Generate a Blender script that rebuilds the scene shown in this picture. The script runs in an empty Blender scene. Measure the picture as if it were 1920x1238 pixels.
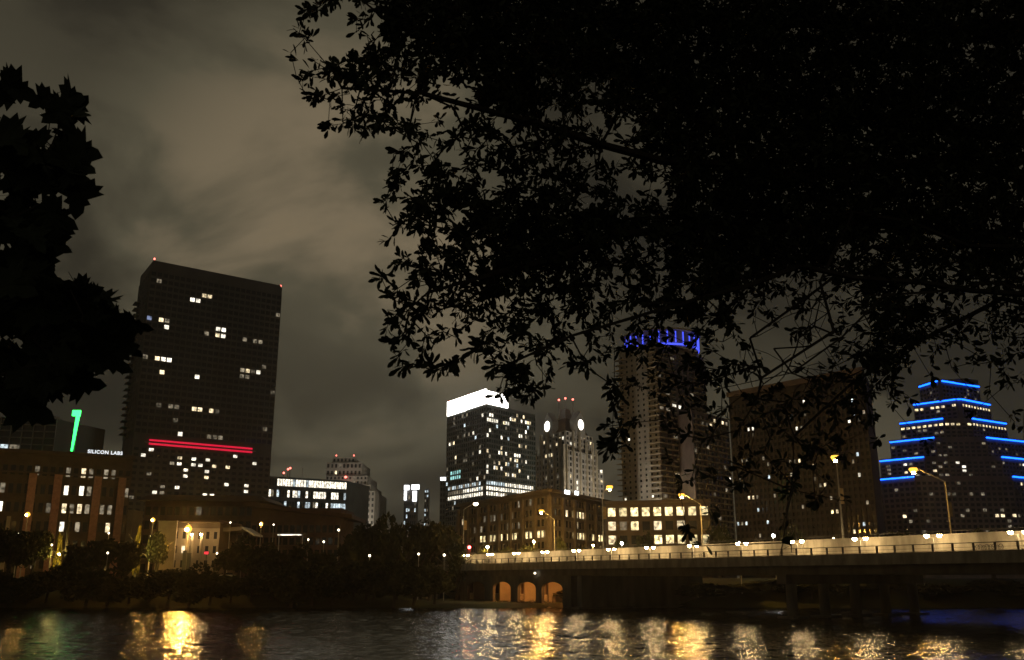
import bpy, bmesh, math, random
import numpy as np
from mathutils import Vector, Matrix, noise as mnoise
random.seed(7)
rng = np.random.default_rng(7)
SC = bpy.context.scene
COL = SC.collection
# ------------------------------------------------------------------ camera
F = 1750.0
PITCH = math.atan(466 / F)
CP, SP = math.cos(PITCH), math.sin(PITCH)
CAMZ = 6.0
cam_data = bpy.data.cameras.new('camera')
cam_data.lens = 36 * F / 1920
cam_data.sensor_width = 36
cam_data.clip_start = 0.1
cam_data.clip_end = 9000
cam = bpy.data.objects.new('camera', cam_data)
COL.objects.link(cam)
cam.location = (0, 0, CAMZ)
cam.rotation_euler = (math.pi / 2 + PITCH, 0, 0)
SC.camera = cam
cam_data.dof.use_dof = True; cam_data.dof.focus_distance = 350; cam_data.dof.aperture_fstop = 11

def ray(px, py):
    u = (px - 960) / F
    v = (619 - py) / F
    return (u, CP - v * SP, SP + v * CP)
def at(px, py, Y):
    d = ray(px, py)
    return Vector((Y * d[0] / d[1], Y, CAMZ + Y * d[2] / d[1]))
def at_z(px, py, Z):
    d = ray(px, py)
    k = (Z - CAMZ) / d[2]
    return Vector((d[0] * k, d[1] * k, Z))

# ------------------------------------------------------------------ night sky
world = bpy.data.worlds.new('World')
SC.world = world
world.use_nodes = True
SEED = 31.3
def sky():
    nt = world.node_tree
    nt.nodes.clear()
    N, L = nt.nodes.new, nt.links.new
    out = N('ShaderNodeOutputWorld'); bg = N('ShaderNodeBackground')
    tc = N('ShaderNodeTexCoord'); sep = N('ShaderNodeSeparateXYZ')
    L(tc.outputs['Generated'], sep.inputs[0])
    def math_(op, a, b=None, c=None, clamp=False):
        n = N('ShaderNodeMath'); n.operation = op; n.use_clamp = clamp
        for k, x in enumerate((a, b, c)):
            if x is None: continue
            if isinstance(x, (int, float)): n.inputs[k].default_value = x
            else: L(x, n.inputs[k])
        return n.outputs[0]
    def rng_(x, a, b, c=0.0, d=1.0):
        n = N('ShaderNodeMapRange'); n.interpolation_type = 'SMOOTHSTEP'
        L(x, n.inputs[0])
        for k, q in enumerate((a, b, c, d)): n.inputs[k + 1].default_value = q
        return n.outputs[0]
    zz = math_('ADD', math_('MAXIMUM', sep.outputs[2], 0.0), 0.42)
    cx = math_('DIVIDE', sep.outputs[0], zz); cy = math_('DIVIDE', sep.outputs[1], zz)
    comb = N('ShaderNodeCombineXYZ'); L(cx, comb.inputs[0]); L(cy, comb.inputs[1])
    comb.inputs[2].default_value = SEED
    def nz(scale, detail, rough, dist):
        n = N('ShaderNodeTexNoise'); L(comb.outputs[0], n.inputs['Vector'])
        n.inputs['Scale'].default_value = scale; n.inputs['Detail'].default_value = detail
        n.inputs['Roughness'].default_value = rough; n.inputs['Distortion'].default_value = dist
        return n.outputs['Fac']
    big = rng_(nz(1.5, 2, 0.45, 0.4), 0.34, 0.66)
    med = rng_(nz(3.5, 6, 0.54, 0.4), 0.34, 0.61)
    # the town's glow on the low cloud, brightest over the left of the skyline
    g = Vector(ray(640, 440)).normalized()
    dp = N('ShaderNodeVectorMath'); dp.operation = 'DOT_PRODUCT'
    L(tc.outputs['Generated'], dp.inputs[0]); dp.inputs[1].default_value = g
    glow = rng_(dp.outputs['Value'], 0.955, 1.0)
    low = rng_(sep.outputs[2], 0.28, 0.02)
    f = math_('ADD', math_('MULTIPLY', big, 0.14), math_("ADD", math_("MULTIPLY", med, 0.20), 0.05))
    f = math_('ADD', f, math_('ADD', math_('MULTIPLY', glow, 0.45), math_('MULTIPLY', low, 0.19)))
    f = math_('MULTIPLY', f, math_("ADD", 0.80, math_("MULTIPLY", med, 0.26)), clamp=True)
    ramp = N('ShaderNodeValToRGB'); L(f, ramp.inputs[0])
    e = ramp.color_ramp.elements
    e[0].position = 0.0; e[0].color = (0.013, 0.012, 0.0095, 1)
    e[1].position = 1.0; e[1].color = (0.220, 0.165, 0.095, 1)
    for ps, cl in ((0.25, (0.032, 0.028, 0.019, 1)), (0.55, (0.083, 0.073, 0.047, 1)), (0.85, (0.178, 0.141, 0.088, 1))):
        m = e.new(ps); m.color = cl
    st = N('ShaderNodeTexSky'); st.sky_type = 'NISHITA'; st.sun_disc = False
    st.sun_elevation = math.radians(-8); st.sun_rotation = math.radians(30)
    add = N('ShaderNodeMixRGB'); add.blend_type = 'ADD'; add.inputs[0].default_value = 0.05
    L(ramp.outputs[0], add.inputs[1]); L(st.outputs[0], add.inputs[2])
    L(add.outputs[0], bg.inputs[0]); bg.inputs[1].default_value = 1.0
    L(bg.outputs[0], out.inputs[0])
sky()
vs = SC.view_settings
vs.view_transform = 'Standard'
try: vs.look = 'None'
except Exception: pass
vs.exposure = 0.0; vs.gamma = 1.0
try: vs.use_curve_mapping = False
except Exception: pass
SC.render.engine = 'CYCLES'
cy = SC.cycles
cy.use_denoising = True
try: cy.denoiser = 'OPENIMAGEDENOISE'
except Exception: pass
cy.max_bounces = 5; cy.diffuse_bounces = 2; cy.glossy_bounces = 3; cy.transparent_max_bounces = 6
cy.sample_clamp_indirect = 4.0
cy.use_light_tree = True
cy.use_adaptive_sampling = False
cy.volume_bounces = 0

# ------------------------------------------------------------------ materials
def mat(name, color, rough=0.8, vary=0.25, scale=1.0, metallic=0.0, spec=0.4, stretch=(1, 1, 1), bump=0.0, colour2=None):
    m = bpy.data.materials.new(name); m.use_nodes = True
    nt = m.node_tree; b = nt.nodes['Principled BSDF']
    tc = nt.nodes.new('ShaderNodeTexCoord'); mp = nt.nodes.new('ShaderNodeMapping')
    mp.inputs['Scale'].default_value = stretch
    nt.links.new(tc.outputs['Object'], mp.inputs[0])
    n = nt.nodes.new('ShaderNodeTexNoise'); n.inputs['Scale'].default_value = scale; n.inputs['Detail'].default_value = 6
    nt.links.new(mp.outputs[0], n.inputs['Vector'])
    r = nt.nodes.new('ShaderNodeValToRGB'); nt.links.new(n.outputs['Fac'], r.inputs[0])
    lo = [c * (1 - vary) for c in color]; hi = list(colour2) if colour2 else [min(1, c * (1 + vary)) for c in color]
    r.color_ramp.elements[0].position = 0.3; r.color_ramp.elements[1].position = 0.7
    r.color_ramp.elements[0].color = (*lo, 1); r.color_ramp.elements[1].color = (*hi, 1)
    nt.links.new(r.outputs[0], b.inputs['Base Color'])
    b.inputs['Roughness'].default_value = rough; b.inputs['Metallic'].default_value = metallic
    b.inputs['Specular IOR Level'].default_value = spec
    if bump:
        bp = nt.nodes.new('ShaderNodeBump'); bp.inputs['Strength'].default_value = bump
        nt.links.new(n.outputs['Fac'], bp.inputs['Height']); nt.links.new(bp.outputs[0], b.inputs['Normal'])
    return m
def glow(name, color, strength, vary=0.0, scale=1.0, sample=True, rand=0.0):
    """a thing that gives off light: lamps, signs, lit rooms behind glass (uneven: blinds, furniture, ceiling lights)"""
    m = bpy.data.materials.new(name); m.use_nodes = True
    nt = m.node_tree; b = nt.nodes['Principled BSDF']
    b.inputs['Base Color'].default_value = (0.05, 0.05, 0.05, 1); b.inputs['Roughness'].default_value = 0.3
    b.inputs['Emission Color'].default_value = (*color, 1)
    b.inputs['Emission Strength'].default_value = strength
    if vary or rand:
        geo = nt.nodes.new('ShaderNodeNewGeometry')
        n = nt.nodes.new('ShaderNodeTexNoise'); n.inputs['Scale'].default_value = scale; n.inputs['Detail'].default_value = 3
        nt.links.new(geo.outputs['Position'], n.inputs['Vector'])
        mr = nt.nodes.new('ShaderNodeMapRange'); nt.links.new(n.outputs['Fac'], mr.inputs[0])
        mr.inputs[1].default_value = 0.36; mr.inputs[2].default_value = 0.64
        mr.inputs[3].default_value = strength * (1 - vary); mr.inputs[4].default_value = strength * (1 + vary)
        oi = nt.nodes.new('ShaderNodeObjectInfo')
        mr2 = nt.nodes.new('ShaderNodeMapRange'); nt.links.new(oi.outputs['Random'], mr2.inputs[0])
        mr2.inputs[3].default_value = 1 - rand; mr2.inputs[4].default_value = 1 + rand
        mu = nt.nodes.new('ShaderNodeMath'); mu.operation = 'MULTIPLY'
        nt.links.new(mr.outputs[0], mu.inputs[0]); nt.links.new(mr2.outputs[0], mu.inputs[1])
        nt.links.new(mu.outputs[0], b.inputs['Emission Strength'])
    if not sample:
        try: m.cycles.emission_sampling = 'NONE'
        except Exception: pass
    return m
M = {}
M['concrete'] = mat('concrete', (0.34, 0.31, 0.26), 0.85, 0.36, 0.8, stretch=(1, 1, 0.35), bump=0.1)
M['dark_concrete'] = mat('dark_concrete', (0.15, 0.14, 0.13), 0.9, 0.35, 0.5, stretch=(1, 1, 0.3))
M['asphalt'] = mat('asphalt', (0.05, 0.05, 0.05), 0.9, 0.3, 0.7)
M['rail'] = mat('rail_metal', (0.035, 0.03, 0.028), 0.6, 0.2, 2.0)
M['pole'] = mat('galvanised_pole', (0.38, 0.37, 0.35), 0.5, 0.2, 2.0, metallic=0.3)
M['fixture'] = mat('lamp_fixture', (0.06, 0.06, 0.06), 0.5, 0.2, 2.0)
M['soil'] = mat('soil', (0.05, 0.045, 0.03), 0.95, 0.5, 0.15, colour2=(0.045, 0.06, 0.025))
M['leaf'] = mat('oak_leaf', (0.045, 0.055, 0.028), 0.6, 0.3, 3.0, spec=0.25)
M['leaf2'] = mat('maple_leaf', (0.04, 0.05, 0.028), 0.65, 0.3, 4.0, spec=0.2)
M['bark'] = mat('bark', (0.06, 0.05, 0.04), 0.95, 0.4, 6.0, stretch=(1, 1, 0.25), bump=0.3)
M['foliage'] = mat('bank_foliage', (0.05, 0.06, 0.03), 0.9, 0.5, 0.4, spec=0.05, colour2=(0.085, 0.085, 0.04))
M['foliage2'] = mat('street_foliage', (0.07, 0.08, 0.035), 0.85, 0.4, 0.5, spec=0.05)
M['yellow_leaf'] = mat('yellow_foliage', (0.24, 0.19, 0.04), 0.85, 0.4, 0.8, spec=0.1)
M['tower_wall'] = mat('tower_wall', (0.10, 0.09, 0.085), 0.7, 0.25, 0.12, stretch=(1, 1, 0.3))
M['tower_slab'] = mat('tower_slab', (0.28, 0.27, 0.26), 0.8, 0.2, 0.2)
M['office_wall'] = mat('office_wall', (0.085, 0.065, 0.05), 0.9, 0.3, 0.4)
M['brick'] = mat('red_brick', (0.36, 0.20, 0.16), 0.9, 0.25, 1.2)
M['dark_brick'] = mat('dark_brick', (0.13, 0.085, 0.07), 0.9, 0.3, 0.3)
M['brown_wall'] = mat('brown_wall', (0.15, 0.115, 0.08), 0.85, 0.25, 0.3)
M['stone'] = mat('pale_stone', (0.38, 0.33, 0.25), 0.85, 0.18, 0.3)
M['grey_stone'] = mat('grey_stone', (0.33, 0.31, 0.28), 0.85, 0.18, 0.25)
M['granite'] = mat('brown_granite', (0.17, 0.13, 0.12), 0.7, 0.25, 0.25)
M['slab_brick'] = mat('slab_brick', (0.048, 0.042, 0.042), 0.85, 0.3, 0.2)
M['copper'] = mat('copper_roof', (0.12, 0.07, 0.045), 0.55, 0.35, 0.3, metallic=0.4)
M['curtain'] = mat('curtain_wall', (0.075, 0.085, 0.08), 0.35, 0.3, 0.15)
M['glass'] = mat('dark_glass', (0.022, 0.024, 0.026), 0.12, 0.4, 0.2, spec=0.6)
M['green_glass'] = mat('green_glass', (0.02, 0.035, 0.032), 0.12, 0.4, 0.2, spec=0.7)
M['white_paint'] = mat('white_paint', (0.6, 0.6, 0.58), 0.4, 0.1, 1.0)
M['grey_paint'] = mat('grey_paint', (0.14, 0.15, 0.16), 0.3, 0.1, 1.0, metallic=0.4)
M['rubber'] = mat('tyre_rubber', (0.02, 0.02, 0.02), 0.8, 0.2, 4.0)
M['banner'] = mat('banner_cloth', (0.45, 0.33, 0.18), 0.9, 0.3, 1.5)
M['rock'] = mat('rock', (0.22, 0.19, 0.15), 0.95, 0.4, 0.8)
# lit rooms
M['w_warm'] = glow('lit_room_warm', (1.0, 0.80, 0.48), 1.15, 0.7, 0.8, False, 0.35)
M['w_white'] = glow('lit_room_white', (1.0, 0.92, 0.74), 1.5, 0.6, 0.8, False, 0.35)
M['w_dim'] = glow('lit_room_dim', (1.0, 0.84, 0.58), 0.16, 0.8, 0.9, False, 0.6)
M['w_cool'] = glow('lit_room_cool', (0.80, 0.95, 1.0), 0.8, 0.7, 0.7, False, 0.4)
M['w_amber'] = glow('lit_shop', (1.0, 0.80, 0.40), 1.25, 0.75, 0.9, False, 0.5)
M['w_blue'] = glow('lit_room_bluish', (0.5, 0.62, 1.0), 0.25, 0.6, 0.7, False, 0.4)
M['w_teal'] = glow('lit_room_teal', (0.45, 0.95, 0.9), 0.7, 0.6, 0.4, False, 0.4)
LITS = ('w_warm', 'w_white', 'w_dim', 'w_cool', 'w_amber', 'w_blue', 'w_teal')
# lamps and signs
M['globe'] = glow('globe_light', (1.0, 0.69, 0.31), 165.0)
M['amber_halo'] = glow('amber_halo_bowl', (1.0, 0.50, 0.06), 1.9)  # amber glow of the lamp bowls, standing in for the halo round each lamp
M['sodium'] = glow('sodium_light', (1.0, 0.50, 0.09), 5000.0)
M['sodium_mid'] = glow('sodium_light_mid', (1.0, 0.50, 0.09), 1300.0)
M['sodium_big'] = glow('sodium_floodlight', (1.0, 0.48, 0.08), 3000.0)
M['sodium_far'] = glow('sodium_light_small', (1.0, 0.52, 0.12), 280.0)
M['white_lamp'] = glow('white_lamp_light', (1.0, 0.93, 0.85), 60.0)
M['weak_lamp'] = glow('weak_lamp_light', (1.0, 0.85, 0.6), 6.0)
M['orange_tube'] = glow('orange_tube', (1.0, 0.36, 0.07), 170.0)
M['wash'] = glow('wall_wash_light', (1.0, 0.62, 0.26), 380.0)
M['yellow_lamp'] = glow('yellow_lamp_light', (1.0, 0.62, 0.16), 900.0)
M['yellow_up'] = glow('yellow_uplight', (1.0, 0.72, 0.16), 1400.0)
M['neon_blue'] = glow('blue_neon', (0.006, 0.10, 1.0), 6.5)
M['neon_violet'] = glow('violet_neon', (0.06, 0.09, 1.0), 1.7)
M['neon_red'] = glow('red_neon', (1.0, 0.012, 0.06), 0.75)
M['neon_green'] = glow('green_neon', (0.03, 1.0, 0.12), 5.0)
M['crown'] = glow('crown_light', (1.0, 0.95, 0.86), 8.0)
M['clock'] = glow('clock_light', (1.0, 0.96, 0.84), 4.0)
M['letters'] = glow('letter_light', (0.92, 0.97, 1.0), 1.15)
M['white_head'] = glow('white_sign_light', (0.95, 0.98, 1.0), 4.0)
M['beacon'] = glow('red_beacon', (1.0, 0.16, 0.12), 5.0)
M['red_light'] = glow('red_signal', (1.0, 0.05, 0.05), 60.0)
M['headlight'] = glow('headlight', (1.0, 0.96, 0.88), 40.0)

# ------------------------------------------------------------------ mesh helpers
class MB:
    def __init__(s): s.v = []; s.f = []
    def box(s, c, size, rz=0.0):
        x, y, z = size[0] / 2, size[1] / 2, size[2] / 2
        ca, sa = math.cos(rz), math.sin(rz); b = len(s.v)
        for dx, dy, dz in ((-x,-y,-z),(x,-y,-z),(x,y,-z),(-x,y,-z),(-x,-y,z),(x,-y,z),(x,y,z),(-x,y,z)):
            s.v.append((c[0] + dx * ca - dy * sa, c[1] + dx * sa + dy * ca, c[2] + dz))
        for q in ((0,3,2,1),(4,5,6,7),(0,1,5,4),(1,2,6,5),(2,3,7,6),(3,0,4,7)): s.f.append(tuple(b + i for i in q))
        return s
    def prism(s, poly, z0, z1, top=None):
        b = len(s.v); n = len(poly); tp = top or poly
        for p in poly: s.v.append((p[0], p[1], z0 if len(p) < 3 else p[2]))
        for p in tp: s.v.append((p[0], p[1], z1 if len(p) < 3 else p[2]))
        a = sum(poly[i][0] * poly[(i+1)%n][1] - poly[(i+1)%n][0] * poly[i][1] for i in range(n))
        idx = list(range(n)) if a > 0 else list(range(n))[::-1]
        s.f.append(tuple(b + i for i in idx[::-1])); s.f.append(tuple(b + n + i for i in idx))
        for k in range(n):
            i, j = idx[k], idx[(k + 1) % n]
            s.f.append((b + i, b + j, b + n + j, b + n + i))
        return s
    def tube(s, pts, rads, k=6, cap=True):
        b = len(s.v); pts = [Vector(p) for p in pts]; n = len(pts)
        if not isinstance(rads, (list, tuple)): rads = [rads] * n
        for i, p in enumerate(pts):
            t = (pts[min(i + 1, n - 1)] - pts[max(i - 1, 0)])
            t = t.normalized() if t.length > 1e-9 else Vector((0, 0, 1))
            a = t.cross(Vector((0, 0, 1)))
            if a.length < 1e-3: a = t.cross(Vector((0, 1, 0)))
            a.normalize(); c = t.cross(a)
            for q in range(k):
                w = 2 * math.pi * q / k
                s.v.append(tuple(p + a * (math.cos(w) * rads[i]) + c * (math.sin(w) * rads[i])))
        for i in range(n - 1):
            for q in range(k):
                r = (q + 1) % k
                s.f.append((b + i*k + q, b + i*k + r, b + (i+1)*k + r, b + (i+1)*k + q))
        if cap:
            s.f.append(tuple(b + q for q in range(k))[::-1]); s.f.append(tuple(b + (n-1)*k + q for q in range(k)))
        return s
    def lathe(s, prof, c=(0, 0, 0), k=12):
        b = len(s.v); n = len(prof)
        for r, z in prof:
            for q in range(k):
                w = 2 * math.pi * q / k
                s.v.append((c[0] + r * math.cos(w), c[1] + r * math.sin(w), c[2] + z))
        for i in range(n - 1):
            for q in range(k):
                r = (q + 1) % k
                s.f.append((b + i*k + q, b + i*k + r, b + (i+1)*k + r, b + (i+1)*k + q))
        s.f.append(tuple(b + q for q in range(k))[::-1]); s.f.append(tuple(b + (n-1)*k + q for q in range(k)))
        return s
    def mesh(s, name, m, off=(0, 0, 0), smooth=False):
        me = bpy.data.meshes.new(name)
        me.from_pydata([(x - off[0], y - off[1], z - off[2]) for x, y, z in s.v], [], s.f)
        me.materials.append(m)
        if smooth:
            for p in me.polygons: p.use_smooth = True
        me.update(); return me
OFF = {}
def off_of(o):
    return OFF.get(o.name, Vector((0, 0, 0)))
def link(name, me, parent=None, loc=(0, 0, 0), rz=0.0):
    o = bpy.data.objects.new(name, me); COL.objects.link(o)
    o.location = loc; o.rotation_euler = (0, 0, rz)
    if parent is not None:
        o.parent = parent; OFF[o.name] = off_of(parent) + Vector(loc)
    return o
def part(name, mb, m, parent, smooth=False):
    """a child whose shape is given in world metres"""
    o = bpy.data.objects.new(name, mb.mesh(name, m, off_of(parent), smooth)); COL.objects.link(o)
    o.parent = parent; OFF[o.name] = off_of(parent).copy()
    return o
def thing(name, label, cat, loc, group=None):
    o = bpy.data.objects.new(name, None); COL.objects.link(o)
    o.location = loc; o.empty_display_size = 0.5
    o['label'] = label; o['category'] = cat
    if group: o['group'] = group
    OFF[o.name] = Vector(loc)
    return o
def struct(name, me):
    o = bpy.data.objects.new(name, me); COL.objects.link(o); o['kind'] = 'structure'; return o
def copy_tree(src, loc, label, rz=None):
    c = src.copy(); COL.objects.link(c); c.location = loc; c['label'] = label
    if rz is not None: c.rotation_euler = (0, 0, rz)
    def rec(a, b):
        for ch in list(a.children):
            d = ch.copy(); COL.objects.link(d); d.parent = b
            rec(ch, d)
    rec(src, c)
    return c

# ------------------------------------------------------------------ ground, lake
BO = Vector((63, 117, 0)); BD = Vector((-0.5256, 0.8507, 0)); BN = Vector((0.8507, 0.5256, 0))
def bp(s, o, z): return Vector((BO.x + BD.x*s + BN.x*o, BO.y + BD.y*s + BN.y*o, z))
def sstep(a, b, x):
    t = min(1, max(0, (x - a) / (b - a))); return t * t * (3 - 2 * t)
def ground_h(x, y):
    if y < 60:
        return 4.4 - 6.0 * sstep(9, 19, y + 0.05 * abs(x) * 0) + 0.12 * mnoise.noise((x * .3, y * .3, 0))
    yb = 204 + 2.0 * mnoise.noise((x * 0.02, 1.3, 0))
    slope = -2 + 8 * sstep(yb - 5, yb + 24, y)
    rel = Vector((x, y, 0)) - BO
    s, o = rel.dot(BD), rel.dot(BN)
    w = sstep(-34, -14, o) * (1 - sstep(9, 13, o)) * sstep(80, 96, s) * (1 - sstep(170, 190, s))
    shelf = -2 + 2.9 * sstep(yb - 4, yb + 4, y)
    z = slope * (1 - w) + shelf * w
    if y > yb + 3 and y < 330: z += 0.25 * mnoise.noise((x * 0.15, y * 0.15, 2))
    return z
def build_ground():
    xs = sorted(set([-3500, -2200, -1400, -900, -600, -450, -340, -260] + list(range(-200, 201, 5)) + [260, 340, 450, 600, 900, 1400, 2200, 3500] + [-8, -6, -4, -2, 0, 2, 4, 6, 8]))
    ys = sorted(set([-300, -100, -40, -10] + list(range(0, 24, 2)) + [30, 60, 110, 160, 190] + list(np.arange(196, 262, 3.0)) + [270, 290, 320, 400, 550, 800, 1200, 2000, 3200, 5000]))
    v = [(x, y, ground_h(x, y)) for y in ys for x in xs]
    nx = len(xs)
    f = [(j*nx+i, j*nx+i+1, (j+1)*nx+i+1, (j+1)*nx+i) for j in range(len(ys)-1) for i in range(nx-1)]
    me = bpy.data.meshes.new('ground'); me.from_pydata(v, [], f); me.materials.append(M['soil'])
    for p in me.polygons: p.use_smooth = True
    struct('ground', me)
build_ground()
def build_water():
    m = bpy.data.materials.new('lake_water'); m.use_nodes = True
    nt = m.node_tree; b = nt.nodes['Principled BSDF']
    b.inputs['Base Color'].default_value = (0.006, 0.008, 0.008, 1)
    b.inputs['Roughness'].default_value = 0.09; b.inputs['IOR'].default_value = 1.333
    tc = nt.nodes.new('ShaderNodeTexCoord')
    n = nt.nodes.new('ShaderNodeTexNoise'); n.inputs['Scale'].default_value = 2.2; n.inputs['Detail'].default_value = 2
    nt.links.new(tc.outputs['Object'], n.inputs['Vector'])
    bump = nt.nodes.new('ShaderNodeBump'); bump.inputs['Strength'].default_value = 1.0; bump.inputs['Distance'].default_value = 0.08
    nt.links.new(n.outputs['Fac'], bump.inputs['Height']); nt.links.new(bump.outputs[0], b.inputs['Normal'])
    # wind ripples: a sum of many short waves with random headings, in real relief
    wr = np.random.default_rng(21)
    ys = [8.0]; 
    while ys[-1] < 232: ys.append(ys[-1] + (4.0 if ys[-1] < 56 else 0.34 if ys[-1] < 110 else 0.5 if ys[-1] < 206 else 3.0))
    ys = np.array(ys)
    xs = np.concatenate([[-3500, -1500, -700, -350, -220, -160], np.arange(-125, 125.1, 0.36), [160, 220, 350, 700, 1500, 3500]])
    X, Y = np.meshgrid(xs, ys); Z = np.zeros_like(X)
    for k in range(54):
        lam = 1.1 * (3.4 / 1.1) ** wr.random(); a = wr.normal(1.9, .75); kk = 2 * np.pi / lam
        amp = 0.0036 * lam ** 1.0
        wx = X + 1.5 * np.sin(Y * .13 + k) ; wy = Y + 1.2 * np.sin(X * .11 + 2 * k)
        env = 0.65 + 0.35 * np.sin(X * wr.uniform(.02, .09) + Y * wr.uniform(.02, .09) + k * 1.7)
        Z += amp * env * np.sin(kk * (np.cos(a) * wx + np.sin(a) * wy) + wr.uniform(0, 6.28))
    edge = np.clip((X + 125) / 20, 0, 1) * np.clip((125 - X) / 20, 0, 1) * np.clip((Y - 52) / 8, 0, 1)
    Z *= edge
    v = np.stack([X, Y, Z], -1).reshape(-1, 3); nx = len(xs); ny = len(ys)
    idx = np.arange(nx * ny).reshape(ny, nx)
    f = np.stack([idx[:-1, :-1], idx[:-1, 1:], idx[1:, 1:], idx[1:, :-1]], -1).reshape(-1, 4)
    me = bpy.data.meshes.new('lake_water')
    me.vertices.add(len(v)); me.vertices.foreach_set('co', v.astype(np.float32).ravel())
    me.loops.add(f.size); me.loops.foreach_set('vertex_index', f.astype(np.int32).ravel())
    me.polygons.add(len(f)); me.polygons.foreach_set('loop_start', (np.arange(len(f)) * 4).astype(np.int32))
    me.polygons.foreach_set('use_smooth', np.ones(len(f), bool))
    me.update(calc_edges=True); me.validate(); me.materials.append(m)
    struct('lake_water', me)
build_water()

# ------------------------------------------------------------------ buildings
class Building:
    def __init__(s, name, label, cat, loc, seed, group=None):
        s.root = thing(name, label, cat, loc, group); s.panes = []; s.r = random.Random(seed)
    def wall(s, poly, z0, z1, m, name='wall'):
        return part(name, MB().prism(poly, z0, z1), M[m], s.root)
    def facade(s, P0, P1, z0, z1, nx, nz, ww=0.7, wh=0.6, frame='grey_stone', dark='glass', lit=(), prob=0.0, kinds=('w_warm', 'w_dim'),
               rows=None, proud=0.30, skip=None, spandrel=True, piers=True, fill=True):
        """window grid on the wall from P0 (left as seen from the front) to P1; lit = pixels of lit windows"""
        P0 = Vector((P0[0], P0[1], 0)); P1 = Vector((P1[0], P1[1], 0)); d = P1 - P0; Ln = d.length; d.normalize()
        n = Vector((d.y, -d.x, 0)); rz = math.atan2(d.y, d.x); cw, ch = Ln / nx, (z1 - z0) / nz
        fr = MB()
        if piers:
            for i in range(nx + 1):
                w = cw * (1 - ww); k = 0.5 if i in (0, nx) else 1.0
                c = P0 + d * (i * cw + (w * .25 if i == 0 else -w * .25 if i == nx else 0)) + n * (proud / 2 - 0.05)
                fr.box((c.x, c.y, (z0 + z1) / 2), (w * k, proud + 0.1, z1 - z0 + 0.02), rz)
        if spandrel:
            for j in range(nz + 1):
                h = ch * (1 - wh); k = 0.5 if j in (0, nz) else 1.0
                c = P0 + d * (Ln / 2) + n * ((proud - 0.06) / 2 - 0.05)
                z = z0 + j * ch + (h * .25 if j == 0 else -h * .25 if j == nz else 0)
                fr.box((c.x, c.y, z), (Ln - 0.02, proud + 0.04, h * k), rz)
        if fr.v:
            o = part('wall_frame', fr, M[frame], s.root)
        cells = {}
        for L_ in lit:
            px, py = L_[0], L_[1]; kd = L_[2] if len(L_) > 2 else 'w_warm'
            r = Vector(ray(px, py)); den = r.dot(n)
            if abs(den) < 1e-9: continue
            t = (P0 - Vector((0, 0, 0))).dot(n) / den
            q = r * t
            i = int(((Vector((q.x, q.y, 0)) - P0).dot(d)) / cw // 1); j = int((CAMZ + q.z - z0) / ch // 1)
            if 0 <= i < nx and 0 <= j < nz: cells[(i, j)] = kd
        key = (round(cw * ww, 3), round(ch * wh, 3))
        for j in range(nz):
            for i in range(nx):
                if skip and skip(i, j): continue
                kd = cells.get((i, j))
                if kd is None:
                    p = prob
                    if rows and j in rows: p, kk = rows[j]
                    else: kk = kinds
                    if s.r.random() < p: kd = s.r.choice(kk)
                if kd is None and not fill: continue
                c = P0 + d * ((i + .5) * cw) + n * 0.05
                s.panes.append((kd is not None, Vector((c.x, c.y, z0 + (j + .5) * ch)), rz, key, kd or dark))
    def finish(s, limit=240):
        pn = sorted(s.panes, key=lambda p: (not p[0], s.r.random()))
        cache = {}; rest = MB(); restm = None
        off = off_of(s.root)
        for k, (islit, c, rz, key, m) in enumerate(pn):
            if k < limit:
                kk = (key, m)
                if kk not in cache:
                    cache[kk] = MB().box((0, 0, 0), (key[0], 0.08, key[1])).mesh('window', M[m])
                link('window', cache[kk], s.root, c - off, rz)
            else:
                rest.box(c, (key[0], 0.08, key[1]), rz); restm = m if not islit else restm or m
        if rest.v:
            o = part('window_glass', rest, M[restm if restm not in LITS else 'glass'], s.root); o['kind'] = 'stuff'
        return s.root
def para(A, B, C):
    D = B + C - A
    return [(C.x, C.y), (A.x, A.y), (B.x, B.y), (D.x, D.y)]
def beacon(parent, p, h=1.5):
    part('mast', MB().tube([p, p + Vector((0, 0, h))], 0.12, 5), M['fixture'], parent)
    part('beacon', MB().lathe([(0.1, 0), (0.42, 0.15), (0.42, 0.8), (0.1, 1.0)], p + Vector((0, 0, h)), 8), M['beacon'], parent)
GZ = 6.0
def lerp(a, b, t): return a + (b - a) * t

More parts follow.
